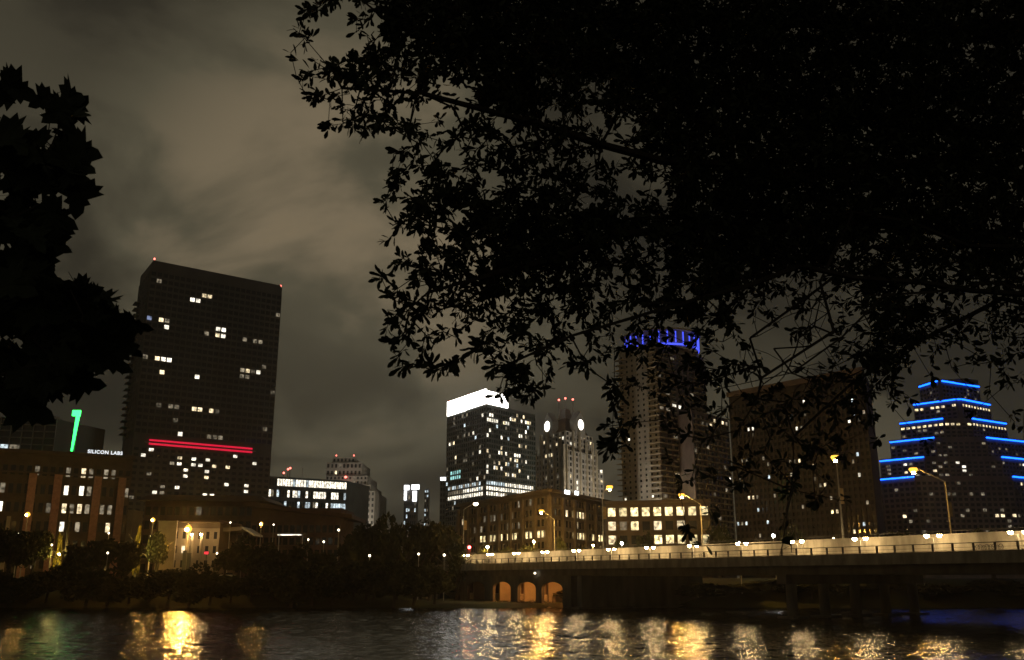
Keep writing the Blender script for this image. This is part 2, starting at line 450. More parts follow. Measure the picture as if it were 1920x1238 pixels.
# -- tall residential and hotel tower
def tall_tower():
    A = at(285, 492, 430); Z = A.z
    B_ = at_z(529, 540, Z); C_ = at_z(263, 523, Z)
    b = Building('tall_tower', 'tall dark slab tower with two red neon lines across its lower front', 'tower', (A.x, A.y, GZ), 11)
    zr = at(290, 828, 432).z
    b.wall(para(A, B_, C_), GZ, Z, 'tower_wall')
    # roof parapet screen
    part('parapet', MB().prism([(p[0], p[1]) for p in para(lerp(A, B_, .01), lerp(A, B_, .99), lerp(A, C_, .98))], Z, Z + 1.2), M['tower_wall'], b.root)
    lit = []
    W, D, Y = 'w_white', 'w_dim', 'w_warm'
    for x, y, k in ((366,566,W),(361,566,W),(372,566,W),(366,560,W),(383,553,Y),(393,555,Y),(303,601,Y),(309,601,D),(316,602,D),(309,616,W),(283,597,'w_blue'),
        (412,618,W),(418,619,W),(408,633,Y),(414,633,W),(390,631,D),(462,642,D),(480,643,D),(488,644,D),(273,667,W),(268,667,D),(297,671,Y),(303,673,W),(312,674,W),
        (308,703,Y),(372,702,W),(455,698,D),(460,700,Y),(472,700,D),(485,701,W),(455,708,D),(462,709,D),(303,760,D),(318,760,D),(325,761,D),(333,761,D),(362,768,Y),(370,769,D),(377,769,Y),(397,771,Y),(404,771,D),
        (341,811,W),(390,814,D),(398,815,D),(410,815,D)):
        lit.append((x, y, k))
    nf = 25
    b.facade(A, B_, zr + 3.5, Z - 4, 24, nf, 0.78, 0.62, 'tower_wall', 'glass', lit, 0.012, ('w_dim',))
    b.facade(C_, A, zr + 3.5, Z - 4, 5, nf, 0.6, 0.6, 'tower_wall', 'glass', (), 0.02, ('w_dim',), fill=False)
    lit2 = []
    for x, y in ((268,829),(281,830),(299,831),(313,833),(335,835),(396,840),(404,841),(480,847),(331,860),(368,862),(392,864),(439,856),(332,872),(367,874),(375,876),(402,877),(424,879),(471,871),
        (353,886),(391,888),(350,898),(387,900),(326,909),(421,914),(466,906),(467,917),(288,918),(398,925),(386,926),(282,842),(268,853),(343,838)):
        lit2.append((x, y, random.choice(('w_white', 'w_warm', 'w_white'))))
    b.facade(A, B_, GZ + 1, zr - 2, 20, 21, 0.62, 0.5, 'tower_wall', 'glass', lit2, 0.03, ('w_dim',))
    d = (B_ - A).normalized(); d.z = 0; n = Vector((d.y, -d.x, 0))
    Ln = (B_ - A).length; rz = math.atan2(d.y, d.x)
    for dz in (0.95, -0.75):
        c = A + d * (Ln * 0.475) + n * 0.8
        part('red_neon_line', MB().box((c.x, c.y, zr + dz), (Ln * 0.745, 0.25, 0.85), rz), M['neon_red'], b.root)
    c = A + d * (Ln * 0.475) + n * 0.35
    part('terrace_ledge', MB().box((c.x, c.y, zr - 0.15), (Ln * 0.80, 0.9, 0.5), rz), M['tower_slab'], b.root)
    # balconies sticking out of the short side
    e = (C_ - A); e.z = 0; el = e.length; e.normalize(); m = Vector((-e.y, e.x, 0))
    if m.x > 0: m = -m
    for k in range(22):
        z = zr + 6 + k * (Z - zr - 18) / 22
        c = A + e * (el * 0.80) + m * 1.4
        part('balcony', MB().box((c.x, c.y, z), (7.5, 2.6, 0.35), math.atan2(e.y, e.x)), M['tower_slab'], b.root)
    beacon(b.root, Vector((lerp(A, B_, .012).x, lerp(A, B_, .012).y + .5, Z)), 1.6)
    beacon(b.root, Vector((lerp(A, B_, .985).x, lerp(A, B_, .985).y + .5, Z)), 0.6)
    b.finish(280)
tall_tower()

# -- brick office building on the far left with a roof sign
def sign_office():
    Z = at(0, 842, 268).z
    A = at_z(-70, 835, Z); A = Vector((at(-70, 835, 262).x, 262, Z)); B_ = at_z(249, 868, Z)
    B_ = Vector((at(249, 868, 285).x, 285, Z))
    d = (B_ - A); Ln = d.length; d.normalize(); n = Vector((d.y, -d.x, 0)); rz = math.atan2(d.y, d.x)
    b = Building('brick_office', 'brick office block with white lit lettering along its roof edge', 'office building', (A.x, A.y, GZ), 12)
    back = Vector((-n.x, -n.y, 0)) * 26
    b.wall([(A.x, A.y), (B_.x, B_.y), (B_.x + back.x, B_.y + back.y), (A.x + back.x, A.y + back.y)], GZ, Z, 'office_wall')
    lit = [(77,875,'w_dim'),(70,872,'w_dim'),(128,876,'w_dim'),(124,876,'w_dim'),(152,881,'w_warm'),(166,881,'w_dim'),(196,883,'w_warm'),(203,882,'w_dim'),(217,884,'w_dim'),
           (130,908,'w_white'),(148,909,'w_white'),(170,910,'w_dim'),(10,905,'w_white'),(10,914,'w_dim'),(5,940,'w_white'),(113,934,'w_dim'),(149,939,'w_warm'),(166,940,'w_dim'),
           (195,943,'w_dim'),(206,944,'w_dim'),(121,966,'w_warm'),(128,968,'w_dim'),(136,966,'w_dim'),(146,967,'w_warm'),(110,963,'w_dim'),(93,957,'w_dim'),(205,1000,'w_warm'),(110,994,'w_white'),(117,994,'w_white'),(140,996,'w_dim'),(150,998,'w_dim'),(240,916,'w_dim')]
    b.facade(A, B_, GZ + 1.5, Z - 3.2, 22, 6, 0.58, 0.52, 'office_wall', 'glass', lit, 0.02, ('w_dim',))
    for px in (57, 105, 180, 226, -18):
        t = (at(px, 930, 275).x - A.x) / (B_.x - A.x)
        q = A + d * (Ln * t) + n * 0.55
        # the front wall is oblique: walk to the true column
        r = Vector(ray(px, 930)); k = A.dot(n) / r.dot(n); q = Vector((r.x * k, r.y * k, 0)) + n * 0.45
        part('brick_pilaster', MB().box((q.x, q.y, (GZ + Z - 6.5) / 2), (2.1, 1.0, Z - 6.5 - GZ), rz), M['brick'], b.root)
    c = A + d * (Ln / 2) + n * 0.45
    part('cornice', MB().box((c.x, c.y, Z - 0.5), (Ln + 1, 1.7, 1.0), rz), M['office_wall'], b.root)
    part('belt_course', MB().box((c.x, c.y, Z - 6.4), (Ln + .4, 1.3, 0.5), rz), M['office_wall'], b.root)
    q = Vector((-0.0, 0, 0))
    r = Vector(ray(6, 930)); k = A.dot(n) / r.dot(n); q = Vector((r.x * k, r.y * k, 0)) + n * 0.4
    part('stone_bay', MB().box((q.x - 3.5, q.y - 1.4, GZ + 9), (1.0, 0.9, 16), rz).box((q.x + 2.0, q.y + .8, GZ + 9), (1.0, 0.9, 16), rz), M['stone'], b.root)
    # roof lettering
    cu = bpy.data.curves.new('sign_lettering', 'FONT'); cu.body = 'SILICON LABS'; cu.align_x = 'CENTER'; cu.align_y = 'CENTER'
    cu.size = 1.42; cu.extrude = 0.12; cu.space_character = 1.12; cu.offset = 0.03; cu.materials.append(M['letters'])
    o = bpy.data.objects.new('sign_lettering', cu); COL.objects.link(o)
    bpy.context.view_layer.update()
    lm = bpy.data.meshes.new_from_object(o.evaluated_get(bpy.context.evaluated_depsgraph_get()))
    bpy.data.objects.remove(o); o = bpy.data.objects.new('sign_lettering', lm); COL.objects.link(o); o.parent = b.root
    r = Vector(ray(196, 859)); k = A.dot(n) / r.dot(n); q = Vector((r.x * k, r.y * k, 0)) + n * 0.3
    o.location = q + Vector((0, 0, Z + .62)) - off_of(b.root); o.rotation_euler = (math.pi / 2, 0, rz)
    part('sign_rail', MB().box((q.x, q.y + .3, Z + 0.05), (10.4, 0.15, 0.15), rz), M['fixture'], b.root)
    b.finish(240)
    # green neon tower sign on the roof
    k = A.dot(n) / Vector(ray(134, 850)).dot(n) + 4 / 1.0
    base = at(134, 848, 276); top = at(137, 769, 276)
    s = thing('neon_sign', 'green glowing neon blade shaped like a tall hook on the brick office roof', 'neon sign', (base.x, base.y, Z))
    H = top.z - Z; w = 1.0
    x0 = base.x
    zb = Z
    part('base_plate', MB().box((x0, 276, zb + .15), (1.4, 1.4, .3)), M['fixture'], s)
    part('neon_shaft', MB().prism([(x0 - .22, 275.8), (x0 + .22, 275.8), (x0 + .22, 276.2), (x0 - .22, 276.2)], zb + .3, zb + H - 1.9,
         [(x0 + .15, 275.7), (x0 + 1.1, 275.7), (x0 + 1.1, 276.3), (x0 + .15, 276.3)]), M['neon_green'], s)
    part('neon_head', MB().box((x0 + .1, 276, zb + H - 0.95), (2.3, 0.7, 1.7)), M['neon_green'], s)
    part('back_spine', MB().box((x0 + .6, 276.55, zb + H / 2), (0.25, 0.3, H - .4)), M['fixture'], s)
sign_office()

def simple_block(name, label, cat, A, Bp, Cp, zbase, wallm, seed, group=None):
    b = Building(name, label, cat, (A.x, A.y, zbase), seed, group)
    b.wall(para(A, Bp, Cp), zbase, A.z, wallm)
    return b

def left_apartments():
    A = at(108, 786, 400); L_ = at(-60, 778, 392); L_.z = A.z
    back = Vector((8, 30, 0))
    b = Building('apartment_block', 'low apartment block with pale balcony grid behind the brick office', 'apartment block', (A.x, A.y, GZ), 13)
    b.wall([(L_.x, L_.y), (A.x, A.y), (A.x + 8, A.y + 30), (L_.x + 8, L_.y + 30)], GZ, A.z, 'tower_wall')
    b.facade(L_, A, GZ + 4, A.z, 8, 22, 0.90, 0.86, 'tower_slab', 'glass', [(14, 833, 'w_cool'), (18, 838, 'w_dim')], 0.02, ('w_dim',), proud=0.9)
    part('stair_core', MB().box((A.x - 9, A.y + 12, A.z + 1.5), (6, 6, 3)), M['tower_slab'], b.root)
    b.finish(200)
left_apartments()

def city_hall():
    """low copper-roofed hall in front of the tower, with a lamp-lit plaza wall"""
    A = at(262, 975, 320)
    z1 = at(380, 928, 322).z
    b = Building('civic_hall', 'long low dark hall under a copper roof in front of the tall tower', 'hall', (A.x, 322, GZ), 14)
    x0, x1 = at(272, 950, 322).x, at(482, 950, 322).x
    b.wall([(x0, 322), (x1, 326), (x1, 352), (x0, 348)], GZ, z1 - 2, 'dark_brick')
    ov = MB().prism([(x0 - 2, 319), (x1 + 3, 323), (x1 + 3, 355), (x0 - 2, 351)], z1 - 2, z1, [(x0 + 1, 322), (x1, 326), (x1, 352), (x0 + 1, 348)])
    part('roof', ov, M['copper'], b.root)
    b.facade((x0, 322), (x1, 326), GZ + 1, z1 - 3, 16, 5, 0.7, 0.6, 'dark_brick', 'glass', (), 0.03, ('w_dim',))
    part('end_pier', MB().box((x0 - 3, 318, GZ + 11), (5, 8, 22)), M['stone'], b.root)
    # angled eastern wing
    y = 310
    p = [at(474, 940, y), at(640, 962, y), at(870, 985, y)]
    zz = [at(500, 944, y).z, at(690, 966, y).z, at(860, 968, y).z]
    xs = [p[0].x, p[1].x, p[2].x]
    mb = MB(); base = GZ
    mb.prism([(xs[0], y), (xs[1], y), (xs[1], y + 25), (xs[0], y + 25)], GZ, zz[0] - 1.5)
    part('wing_wall', mb, M['dark_brick'], b.root)
    mb = MB(); n0 = 0
    mb.v = [(xs[0] - 2, y - 3, zz[0] + .4), (xs[1] + 4, y - 3, zz[1]), (xs[1] + 4, y + 27, zz[1]), (xs[0] - 2, y + 27, zz[0] + .4),
            (xs[0] - 2, y - 3, zz[0] - 1), (xs[1] + 4, y - 3, zz[1] - 1.2), (xs[1] + 4, y + 27, zz[1] - 1.2), (xs[0] - 2, y + 27, zz[0] - 1)]
    mb.f = [(0,1,2,3), (7,6,5,4), (0,4,5,1), (1,5,6,2), (2,6,7,3), (3,7,4,0)]
    part('wing_roof', mb, M['copper'], b.root)
    b.facade((xs[0], y), (xs[1], y), GZ + 2, zz[1] - 2.5, 14, 4, 0.72, 0.6, 'dark_brick', 'glass', [(575, 965, 'w_dim'), (560, 972, 'w_dim')], 0.03, ('w_dim',))
    b.finish(120)
    # lit canopy strip seen over the bushes
    t = thing('entrance_canopy', 'small flat canopy with a bright strip light behind the dark bushes', 'canopy', (at(550, 1010, 285).x, 285, GZ))
    a0, a1 = at(522, 1003, 285), at(566, 1007, 285)
    part('roof', MB().box(((a0.x + a1.x) / 2, 286.5, a0.z + .35), (a1.x - a0.x + 1.5, 5, .4)), M['dark_concrete'], t)
    part('strip_light', MB().box(((a0.x + a1.x) / 2, 284.2, a0.z - .05), (a1.x - a0.x, .3, .35)), M['w_white'], t)
    for x in (a0.x, a1.x): part('post', MB().tube([(x, 286, GZ), (x, 286, a0.z + .2)], .15, 6), M['pole'], t)
city_hall()

def plaza_building():
    Y = 268
    z1 = at(350, 990, Y).z
    x0, x1 = at(322, 1020, Y).x, at(404, 1020, Y).x
    b = Building('plaza_pavilion', 'pale plaza pavilion wall washed orange by the big street lamp', 'pavilion', (x0, Y, GZ), 15)
    b.wall([(x0, Y), (x1, Y + 3), (x1, Y + 20), (x0, Y + 18)], GZ, z1 + 1.5, 'brown_wall')
    part('roof', MB().box(((x0 + x1) / 2, Y + 9, z1 + 1.8), (x1 - x0 + 2.5, 23, .6)), M['copper'], b.root)
    b.facade((x0, Y), (x1, Y + 3), GZ + 2.0, z1, 6, 3, 0.42, 0.5, 'stone', 'glass', [(343, 1020, 'w_warm')], 0.0, proud=.25)
    for px in (356, 374):
        q = at(px, 1030, Y - 2)
        part('wall_lamp', MB().lathe([(.06, -.2), (.24, -.1), (.24, .12), (.06, .2)], (q.x, Y - 1.75, z1 - 1.9), 8), M['wash'], b.root)
        part('column', MB().tube([(q.x, Y - .9, GZ), (q.x, Y - .9, z1 - 1.5)], [.55, .4], 10), M['stone'], b.root)
    b.finish(60)
    w = thing('ramp_wall', 'slanting pale wall lit orange beside the plaza pavilion', 'wall', (at(305, 1000, 262).x, 262, GZ))
    p0, p1, p2 = at(298, 978, 262), at(324, 1005, 262), at(322, 1040, 262)
    part('slab', MB().prism([(p0.x, 262), (p1.x + .6, 262.6), (p1.x + .6, 263.4), (p0.x, 262.8)], GZ, p0.z,), M['stone'], w)
    part('coping', MB().box(((p0.x + p1.x) / 2 + .2, 262.7, p0.z + .12), (p1.x - p0.x + 1.2, 1.5, .24)), M['concrete'], w)
    t = thing('plaza_canopy', 'light sloping canopy with a glowing edge above the dark bushes', 'canopy', (at(430, 1000, 275).x, 275, GZ))
    a, c, e = at(405, 991, 275), at(455, 988, 275), at(478, 1002, 275)
    mb = MB(); mb.v = [(a.x, 274, a.z), (c.x, 274, c.z), (c.x, 284, c.z), (a.x, 284, a.z), (a.x, 274, a.z - 1.0), (c.x, 274, c.z - 1.0), (c.x, 284, c.z - 1), (a.x, 284, a.z - 1)]
    mb.f = [(0,1,2,3), (7,6,5,4), (0,4,5,1), (1,5,6,2), (2,6,7,3), (3,7,4,0)]
    part('fascia', mb, M['stone'], t)
    mb = MB(); mb.v = [(c.x, 274, c.z), (e.x, 274, e.z), (e.x, 284, e.z), (c.x, 284, c.z), (c.x, 274, c.z - .5), (e.x, 274, e.z - .5), (e.x, 284, e.z - .5), (c.x, 284, c.z - .5)]
    mb.f = [(0,1,2,3), (7,6,5,4), (0,4,5,1), (1,5,6,2), (2,6,7,3), (3,7,4,0)]
    part('sloping_edge', mb, M['white_paint'], t)
    for x in (a.x + 1, c.x - 1): part('post', MB().tube([(x, 279, GZ), (x, 279, a.z - .9)], .25, 6), M['pole'], t)
plaza_building()

def bright_office():
    """four storey block with long rows of white lit windows"""
    Z = at(505, 893, 520).z
    A = at(505, 893, 520); B_ = at_z(650, 899, Z); B_ = Vector((at(650, 899, 545).x, 545, Z))
    b = simple_block('lit_row_office', 'mid rise office with long rows of white lit windows beside the tall tower', 'office building', A, B_, A + Vector((8, 34, 0)), GZ, 'curtain', 16)
    lit = []
    for x in range(522, 545, 4): lit.append((x, 911, 'w_white'))
    for x in range(548, 652, 4): lit.append((x, 914 + (x - 548) * .02, 'w_white' if x % 3 else 'w_cool'))
    for x in range(590, 648, 4): lit.append((x, 904, 'w_white'))
    for x in (540, 548, 556, 576, 588, 594, 600, 604, 610, 622, 628, 634): lit.append((x, 935 + (x - 540) * .02, 'w_white'))
    for x in (576, 580, 620, 628, 634, 640, 644, 632): lit.append((x, 944, 'w_cool'))
    for x in (592, 612): lit.append((x, 955, 'w_white'))
    for y in (917, 932): lit += [(507, y, 'w_white'), (512, y, 'w_dim')]
    b.facade(A, B_, GZ, Z, 30, 9, 0.86, 0.62, 'curtain', 'green_glass', lit, 0.10, ('w_cool', 'w_dim'))
    cz = Z
    for px, py in ((532, 889), (540, 882), (544, 880)):
        q = at(px, py, 534)
        part('mast', MB().tube([(q.x, 534, Z - .5), (q.x, 534, q.z)], .2, 5), M['fixture'], b.root)
        part('beacon', MB().lathe([(.1, 0), (.55, .3), (.55, .9), (.1, 1.2)], q, 8), M['beacon'], b.root)
    q = at(567, 886, 530); part('flagpole', MB().tube([(q.x, 530, Z - .5), (q.x, 530, q.z + 3)], .14, 5), M['pole'], b.root)
    b.finish(280)
bright_office()

def stepped_stone():
    b = None; Y = 640
    tiers = ((624, 666, 858, 30), (613, 679, 868, 38), (612, 690, 893, 44), (612, 697, 910, 50), (611, 705, 922, 56))
    p = at(660, 960, Y)
    b = Building('stepped_stone_tower', 'pale grey office tower stepping down to the right behind the lit office', 'office tower', (p.x, Y, GZ), 17)
    zprev = None
    for k, (x0, x1, py, dep) in enumerate(tiers):
        Z = at(x0, py, Y).z; zl = at(x0, tiers[k + 1][2], Y).z if k < len(tiers) - 1 else GZ
        X0, X1 = at(x0, py, Y).x, at(x1, py, Y).x; y = Y - k * 1.2
        b.wall([(X0, y), (X1, y), (X1, Y + dep), (X0, Y + dep)], zl - .5 if k < 4 else GZ, Z, 'grey_stone', 'setback' if k < 4 else 'wall')
        nx = max(6, round((x1 - x0) / 7)); nz = max(1, round((Z - zl) / 3.9))
        lit = [(655, 944, 'w_white'), (660, 947, 'w_warm'), (636, 880, 'w_dim'), (664, 893, 'w_dim'), (660, 905, 'w_dim')]
        b.facade((X0, y), (X1, y), zl, Z, nx, nz, 0.5, 0.55, 'grey_stone', 'glass', lit, 0.05, ('w_dim', 'w_warm'))
    Z = at(624, 858, Y).z
    for px, pz in ((630, 0), (663, 0)):
        beacon(b.root, Vector((at(px, 858, Y).x, Y + 1, Z)), 1.0)
    q = at(648, 897, Y - 6); part('beacon', MB().lathe([(.1, 0), (.9, .4), (.9, 1.2), (.1, 1.6)], q, 8), M['beacon'], b.root)
    b.finish(280)
stepped_stone()

def far_towers():
    Y = 900
    p = at(772, 960, Y)
    b = Building('twin_head_tower', 'distant tower with two white glowing blocks at its top', 'tower', (p.x, Y, GZ), 18)
    X0, X1 = at(758, 920, Y).x, at(781, 920, Y).x; Z = at(770, 911, Y).z
    b.wall([(X0, Y), (X1, Y), (X1, Y + 20), (X0, Y + 20)], GZ, Z, 'tower_wall')
    b.facade((X0, Y), (X1, Y), GZ + 30, Z - 8, 6, 8, .6, .55, 'tower_wall', 'glass', (), .3, ('w_dim', 'w_cool'))
    for x0, x1, y0, y1 in ((758, 767, 910, 919), (772, 786, 909, 918), (758, 762, 921, 938), (774, 781, 921, 940)):
        a, c = at(x0, y0, Y - 1), at(x1, y1, Y - 1)
        part('light_panel', MB().box(((a.x + c.x) / 2, Y - 1.0, (a.z + c.z) / 2), (c.x - a.x, 1.4, a.z - c.z)), M['white_head'], b.root)
    b.finish(60)
    p = at(800, 960, 880)
    b = Building('slim_far_tower', 'slim distant tower showing a ladder of dim windows', 'tower', (p.x, 880, GZ), 19)
    X0, X1 = at(796, 920, 880).x, at(804, 920, 880).x; Z = at(800, 917, 880).z
    b.wall([(X0, 880), (X1, 880), (X1, 890), (X0, 890)], GZ, Z, 'tower_wall')
    b.facade((X0, 880), (X1, 880), GZ + 20, Z, 2, 14, .6, .5, 'tower_wall', 'glass', (), .75, ('w_dim', 'w_cool'))
    b.finish(40)
    Y = 560
    p = at(832, 940, Y)
    b = Building('lamp_topped_slab', 'dark narrow slab with a white light on its roof beside the glass tower', 'building', (p.x, Y, GZ), 20)
    X0, X1 = at(825, 920, Y).x, at(840, 920, Y).x; Z = at(832, 902, Y).z
    b.wall([(X0, Y), (X1, Y), (X1, Y + 20), (X0, Y + 20)], GZ, Z, 'curtain')
    b.facade((X0, Y), (X1, Y), GZ + 10, Z, 3, 14, .7, .6, 'curtain', 'glass', (), .05, ('w_dim',))
    a = at(832, 899, Y)
    part('light_panel', MB().box((a.x, Y + 2, Z + 1.4), (4.0, 3, 1.7)), M['white_head'], b.root)
    part('light_support', MB().box((a.x, Y + 2.2, Z + .3), (1.2, 1.2, .7)), M['fixture'], b.root)
    b.finish(60)
far_towers()

def crown_tower():
    A = at(912, 757, 500); Z = A.z
    B_ = Vector((at(1003, 768, 535).x, 535, Z)); C_ = Vector((at(839, 779, 540).x, 540, Z))
    b = Building('crown_tower', 'dark glass office tower with a dazzling white lit crown', 'office tower', (A.x, A.y, GZ), 21)
    b.wall(para(A, B_, C_), GZ, Z, 'curtain')
    litL = [(855,862,'w_dim'),(886,815,'w_white'),(843,835,'w_white'),(850,831,'w_warm'),(873,812,'w_dim'),(878,812,'w_dim'),(905,780,'w_white'),(902,850,'w_white'),(855,860,'w_warm'),(872,868,'w_dim'),(898,883,'w_dim'),(894,897,'w_white')]
    for x in range(842, 910, 4): litL.append((x, 914 - (x - 842) * .03, 'w_cool' if x % 3 else 'w_dim')); litL.append((x, 923 - (x - 842) * .04, 'w_white' if x > 868 else 'w_dim')); litL.append((x, 934 - (x - 842) * .06, 'w_white'))
    for x in range(846, 864, 4):
        for y in (886, 891, 896): litL.append((x, y, 'w_teal'))
    litR = []
    for x in range(914, 950, 4): litR.append((x, 906, 'w_cool')); litR.append((x, 917 + (x - 914) * .04, 'w_white')); litR.append((x, 928, 'w_white'))
    for x in range(950, 1002, 4): litR.append((x, 912 + (x - 950) * .05, 'w_white' if x % 8 else 'w_dim')); litR.append((x, 922 + (x - 950) * .05, 'w_white'))
    for x in (909, 914, 918, 922, 926, 930): litR.append((x, 790, 'w_white'))
    for x, y in ((918,778),(924,778),(955,784),(960,786),(966,786),(970,776),(978,788),(985,790),(990,789),(995,790),(948,796),(954,796),(914,813),(916,813),(920,812),(940,816),(978,820),(987,812),(974,818),(914,850),(936,851),(940,851),(948,850),(965,855),(968,855),(972,854),
                 (926,872),(930,873),(936,873),(940,874),(950,874),(958,863),(964,864),(968,865),(986,867),(948,885),(954,886),(960,887),(966,888),(915,883),(912,878),(988,892),(985,842)):
        litR.append((x, y, 'w_white' if (x + y) % 3 else 'w_warm'))
    nz = 32
    b.facade(C_, A, GZ, Z - 1.5, 18, nz, 0.82, 0.66, 'curtain', 'green_glass', litL, 0.06, ('w_dim', 'w_dim', 'w_cool'))
    b.facade(A, B_, GZ, Z - 1.5, 22, nz, 0.82, 0.66, 'curtain', 'green_glass', litR, 0.09, ('w_dim', 'w_dim', 'w_dim', 'w_cool', 'w_warm'))
    # glowing crown screens set round the roof
    zt = at(912, 729, 500).z
    dl = (C_ - A); dr = (B_ - A); dl.z = dr.z = 0
    nl = Vector((-dl.normalized().y, dl.normalized().x, 0)); nr = Vector((dr.normalized().y, -dr.normalized().x, 0))
    if nl.dot(Vector((0, -1, 0))) < 0: nl = -nl
    def slab(p, q, z0, z1, th, m, name, nn):
        mb = MB().prism([(p.x + nn.x*.35, p.y + nn.y*.35), (q.x + nn.x*.35, q.y + nn.y*.35), (q.x - nn.x * th, q.y - nn.y * th), (p.x - nn.x * th, p.y - nn.y * th)], z0, z1)
        return part(name, mb, M[m], b.root)
    slab(A + dl * .02, A + dl * .50, Z + .1, zt, .8, 'crown', 'crown_screen', nl)
    slab(A + dl * .502, A + dl * .998, Z - .3, zt, .8, 'crown', 'crown_screen', nl)
    slab(A + dr * .02, A + dr * .42, Z + .1, zt - 1.0, .8, 'crown', 'crown_screen', nr)
    q = lerp(A, C_, .5) + dr * .3
    part('roof_plant', MB().box((q.x, q.y, Z + 2.5), (16, 14, 5)), M['curtain'], b.root)
    for t in (.97, .45): beacon(b.root, Vector((A.x + dl.x * t, A.y + dl.y * t + 1.5, zt - 1.2)), 0.9)
    b.finish(290)
crown_tower()

def clock_tower():
    A = at(1060, 850, 560); 
    Z = at(1060, 806, 560).z
    zt = at(1060, 752, 570).z
    B_ = Vector((at(1116, 806, 590).x, 590, Z)); C_ = Vector((at(1006, 810, 590).x, 590, Z))
    b = Building('clock_tower', 'gothic office tower with two glowing round clock faces and pointed roof', 'clock tower', (A.x, A.y, GZ), 22)
    zs = at(1060, 842, 560).z
    b.wall(para(A, B_, C_), GZ, zs, 'grey_stone')
    cc = (B_ + C_) / 2
    A2, B2, C2 = lerp(A, cc, .10), lerp(B_, cc, .12), lerp(C_, cc, .12)
    b.wall(para(A2, B2, C2), zs - .5, Z, 'grey_stone', 'upper_wall')
    litL = [(1020,851,'w_white'),(1034,840,'w_white'),(1044,840,'w_white'),(1026,840,'w_warm'),(1024,852,'w_white'),(1034,851,'w_warm'),(1022,860,'w_warm'),(1031,859,'w_white'),(1042,859,'w_white'),(1033,876,'w_dim')]
    litR = [(1067,840,'w_white'),(1077,841,'w_white'),(1085,842,'w_white'),(1091,842,'w_white'),(1100,843,'w_white'),(1104,843,'w_warm'),(1066,891,'w_white'),(1070,891,'w_warm'),(1066,900,'w_white'),(1082,902,'w_white'),(1066,908,'w_white'),(1080,910,'w_white'),(1110,861,'w_white'),(1112,904,'w_warm'),(1092,903,'w_dim'),(1093,858,'w_dim')]
    b.facade(C_, A, GZ, zs - .2, 10, 22, .62, .62, 'grey_stone', 'glass', litL, .06, ('w_dim',), proud=.5)
    b.facade(A, B_, GZ, zs - .2, 10, 22, .62, .62, 'grey_stone', 'glass', litR, .06, ('w_dim',), proud=.5)
    litU = [(1026,816,'w_warm'),(1035,813,'w_dim'),(1056,818,'w_white'),(1052,822,'w_warm'),(1020,833,'w_warm'),(1034,832,'w_dim'),(1043,832,'w_warm')]
    litV = [(1086,813,'w_white'),(1092,814,'w_white'),(1078,812,'w_dim'),(1090,822,'w_white'),(1095,823,'w_warm'),(1068,830,'w_white'),(1078,831,'w_warm'),(1105,833,'w_warm')]
    b.facade(C2, A2, zs, Z, 8, 4, .62, .62, 'grey_stone', 'glass', litU, .08, ('w_dim',), proud=.5)
    b.facade(A2, B2, zs, Z, 8, 4, .62, .62, 'grey_stone', 'glass', litV, .08, ('w_dim',), proud=.5)
    # tall fins
    for P, Q in ((C_, A), (A, B_)):
        d = (Q - P); d.z = 0; Ln = d.length; d.normalize(); n = Vector((d.y, -d.x, 0)); rz = math.atan2(d.y, d.x)
        for t in (0.01, .22, .44, .66, .86, .99):
            c = P + d * (Ln * t) + n * .7
            top = zs + (3 if t in (.01, .99) else 12 if .2 < t < .5 else 7)
            part('fin', MB().box((c.x, c.y, (GZ + top) / 2), (1.0, 1.4, top - GZ), rz), M['stone'], b.root)
    # clock gables
    for P, Q, px, py in ((C2, A2, 1029, 800), (A2, B2, 1086, 797)):
        d = (Q - P); d.z = 0; d.normalize(); n = Vector((d.y, -d.x, 0))
        r = Vector(ray(px, py)); k = (P.x * n.x + P.y * n.y) / r.dot(n); c = Vector((r.x * k, r.y * k, CAMZ + r.z * k))
        w = 5.6
        g = MB(); e = n * 0.9
        pts = [(-w, Z - 2 - c.z), (w, Z - 2 - c.z), (w, 2.4), (0, 8.5), (-w, 2.4)]
        m_ = len(pts)
        for sgn in (1, -4):
            for (u, z) in pts: g.v.append(tuple(c + d * u + e * sgn + Vector((0, 0, z))))
        g.f = [tuple(range(m_)), tuple(range(2 * m_ - 1, m_ - 1, -1))] + [(i + m_, (i + 1) % m_ + m_, (i + 1) % m_, i) for i in range(m_)]
        part('gable', g, M['grey_stone'], b.root)
        def disc(rad, out, th, m, name):
            g = MB(); K = 24
            for s_ in (out, out + th):
                for q in range(K):
                    a = 2 * math.pi * q / K
                    g.v.append(tuple(c + n * s_ + d * (rad * math.cos(a)) + Vector((0, 0, rad * math.sin(a)))))
            g.f = [tuple(range(K))[::-1], tuple(range(K, 2 * K))] + [(q, (q + 1) % K, K + (q + 1) % K, K + q) for q in range(K)]
            return part(name, g, M[m], b.root)
        face = disc(3.25, 1.05, .25, 'clock', 'clock_face')
        disc(3.7, .95, .2, 'stone', 'clock_rim')
        for ang, ln, wd in ((1.9, 1.5, .22), (0.5, 1.1, .26)):
            dirv = d * math.cos(ang) + Vector((0, 0, math.sin(ang))); side = d * -math.sin(ang) + Vector((0, 0, math.cos(ang)))
            g = MB(); o = c + n * 1.42
            for s_ in (0, .08):
                for u, v_ in ((-.2, -wd), (ln, -wd * .6), (ln, wd * .6), (-.2, wd)): g.v.append(tuple(o + n * s_ + dirv * u + side * v_ ))
            g.f = [(3,2,1,0), (4,5,6,7), (0,1,5,4), (1,2,6,5), (2,3,7,6), (3,0,4,7)]
            part('clock_hand', g, M['fixture'], face)
    # pointed roof with four corner spires
    poly = para(lerp(A2, cc, .08), lerp(B2, cc, .08), lerp(C2, cc, .08))
    k1 = [(cc.x + (p[0] - cc.x) * .36, cc.y + (p[1] - cc.y) * .36) for p in poly]
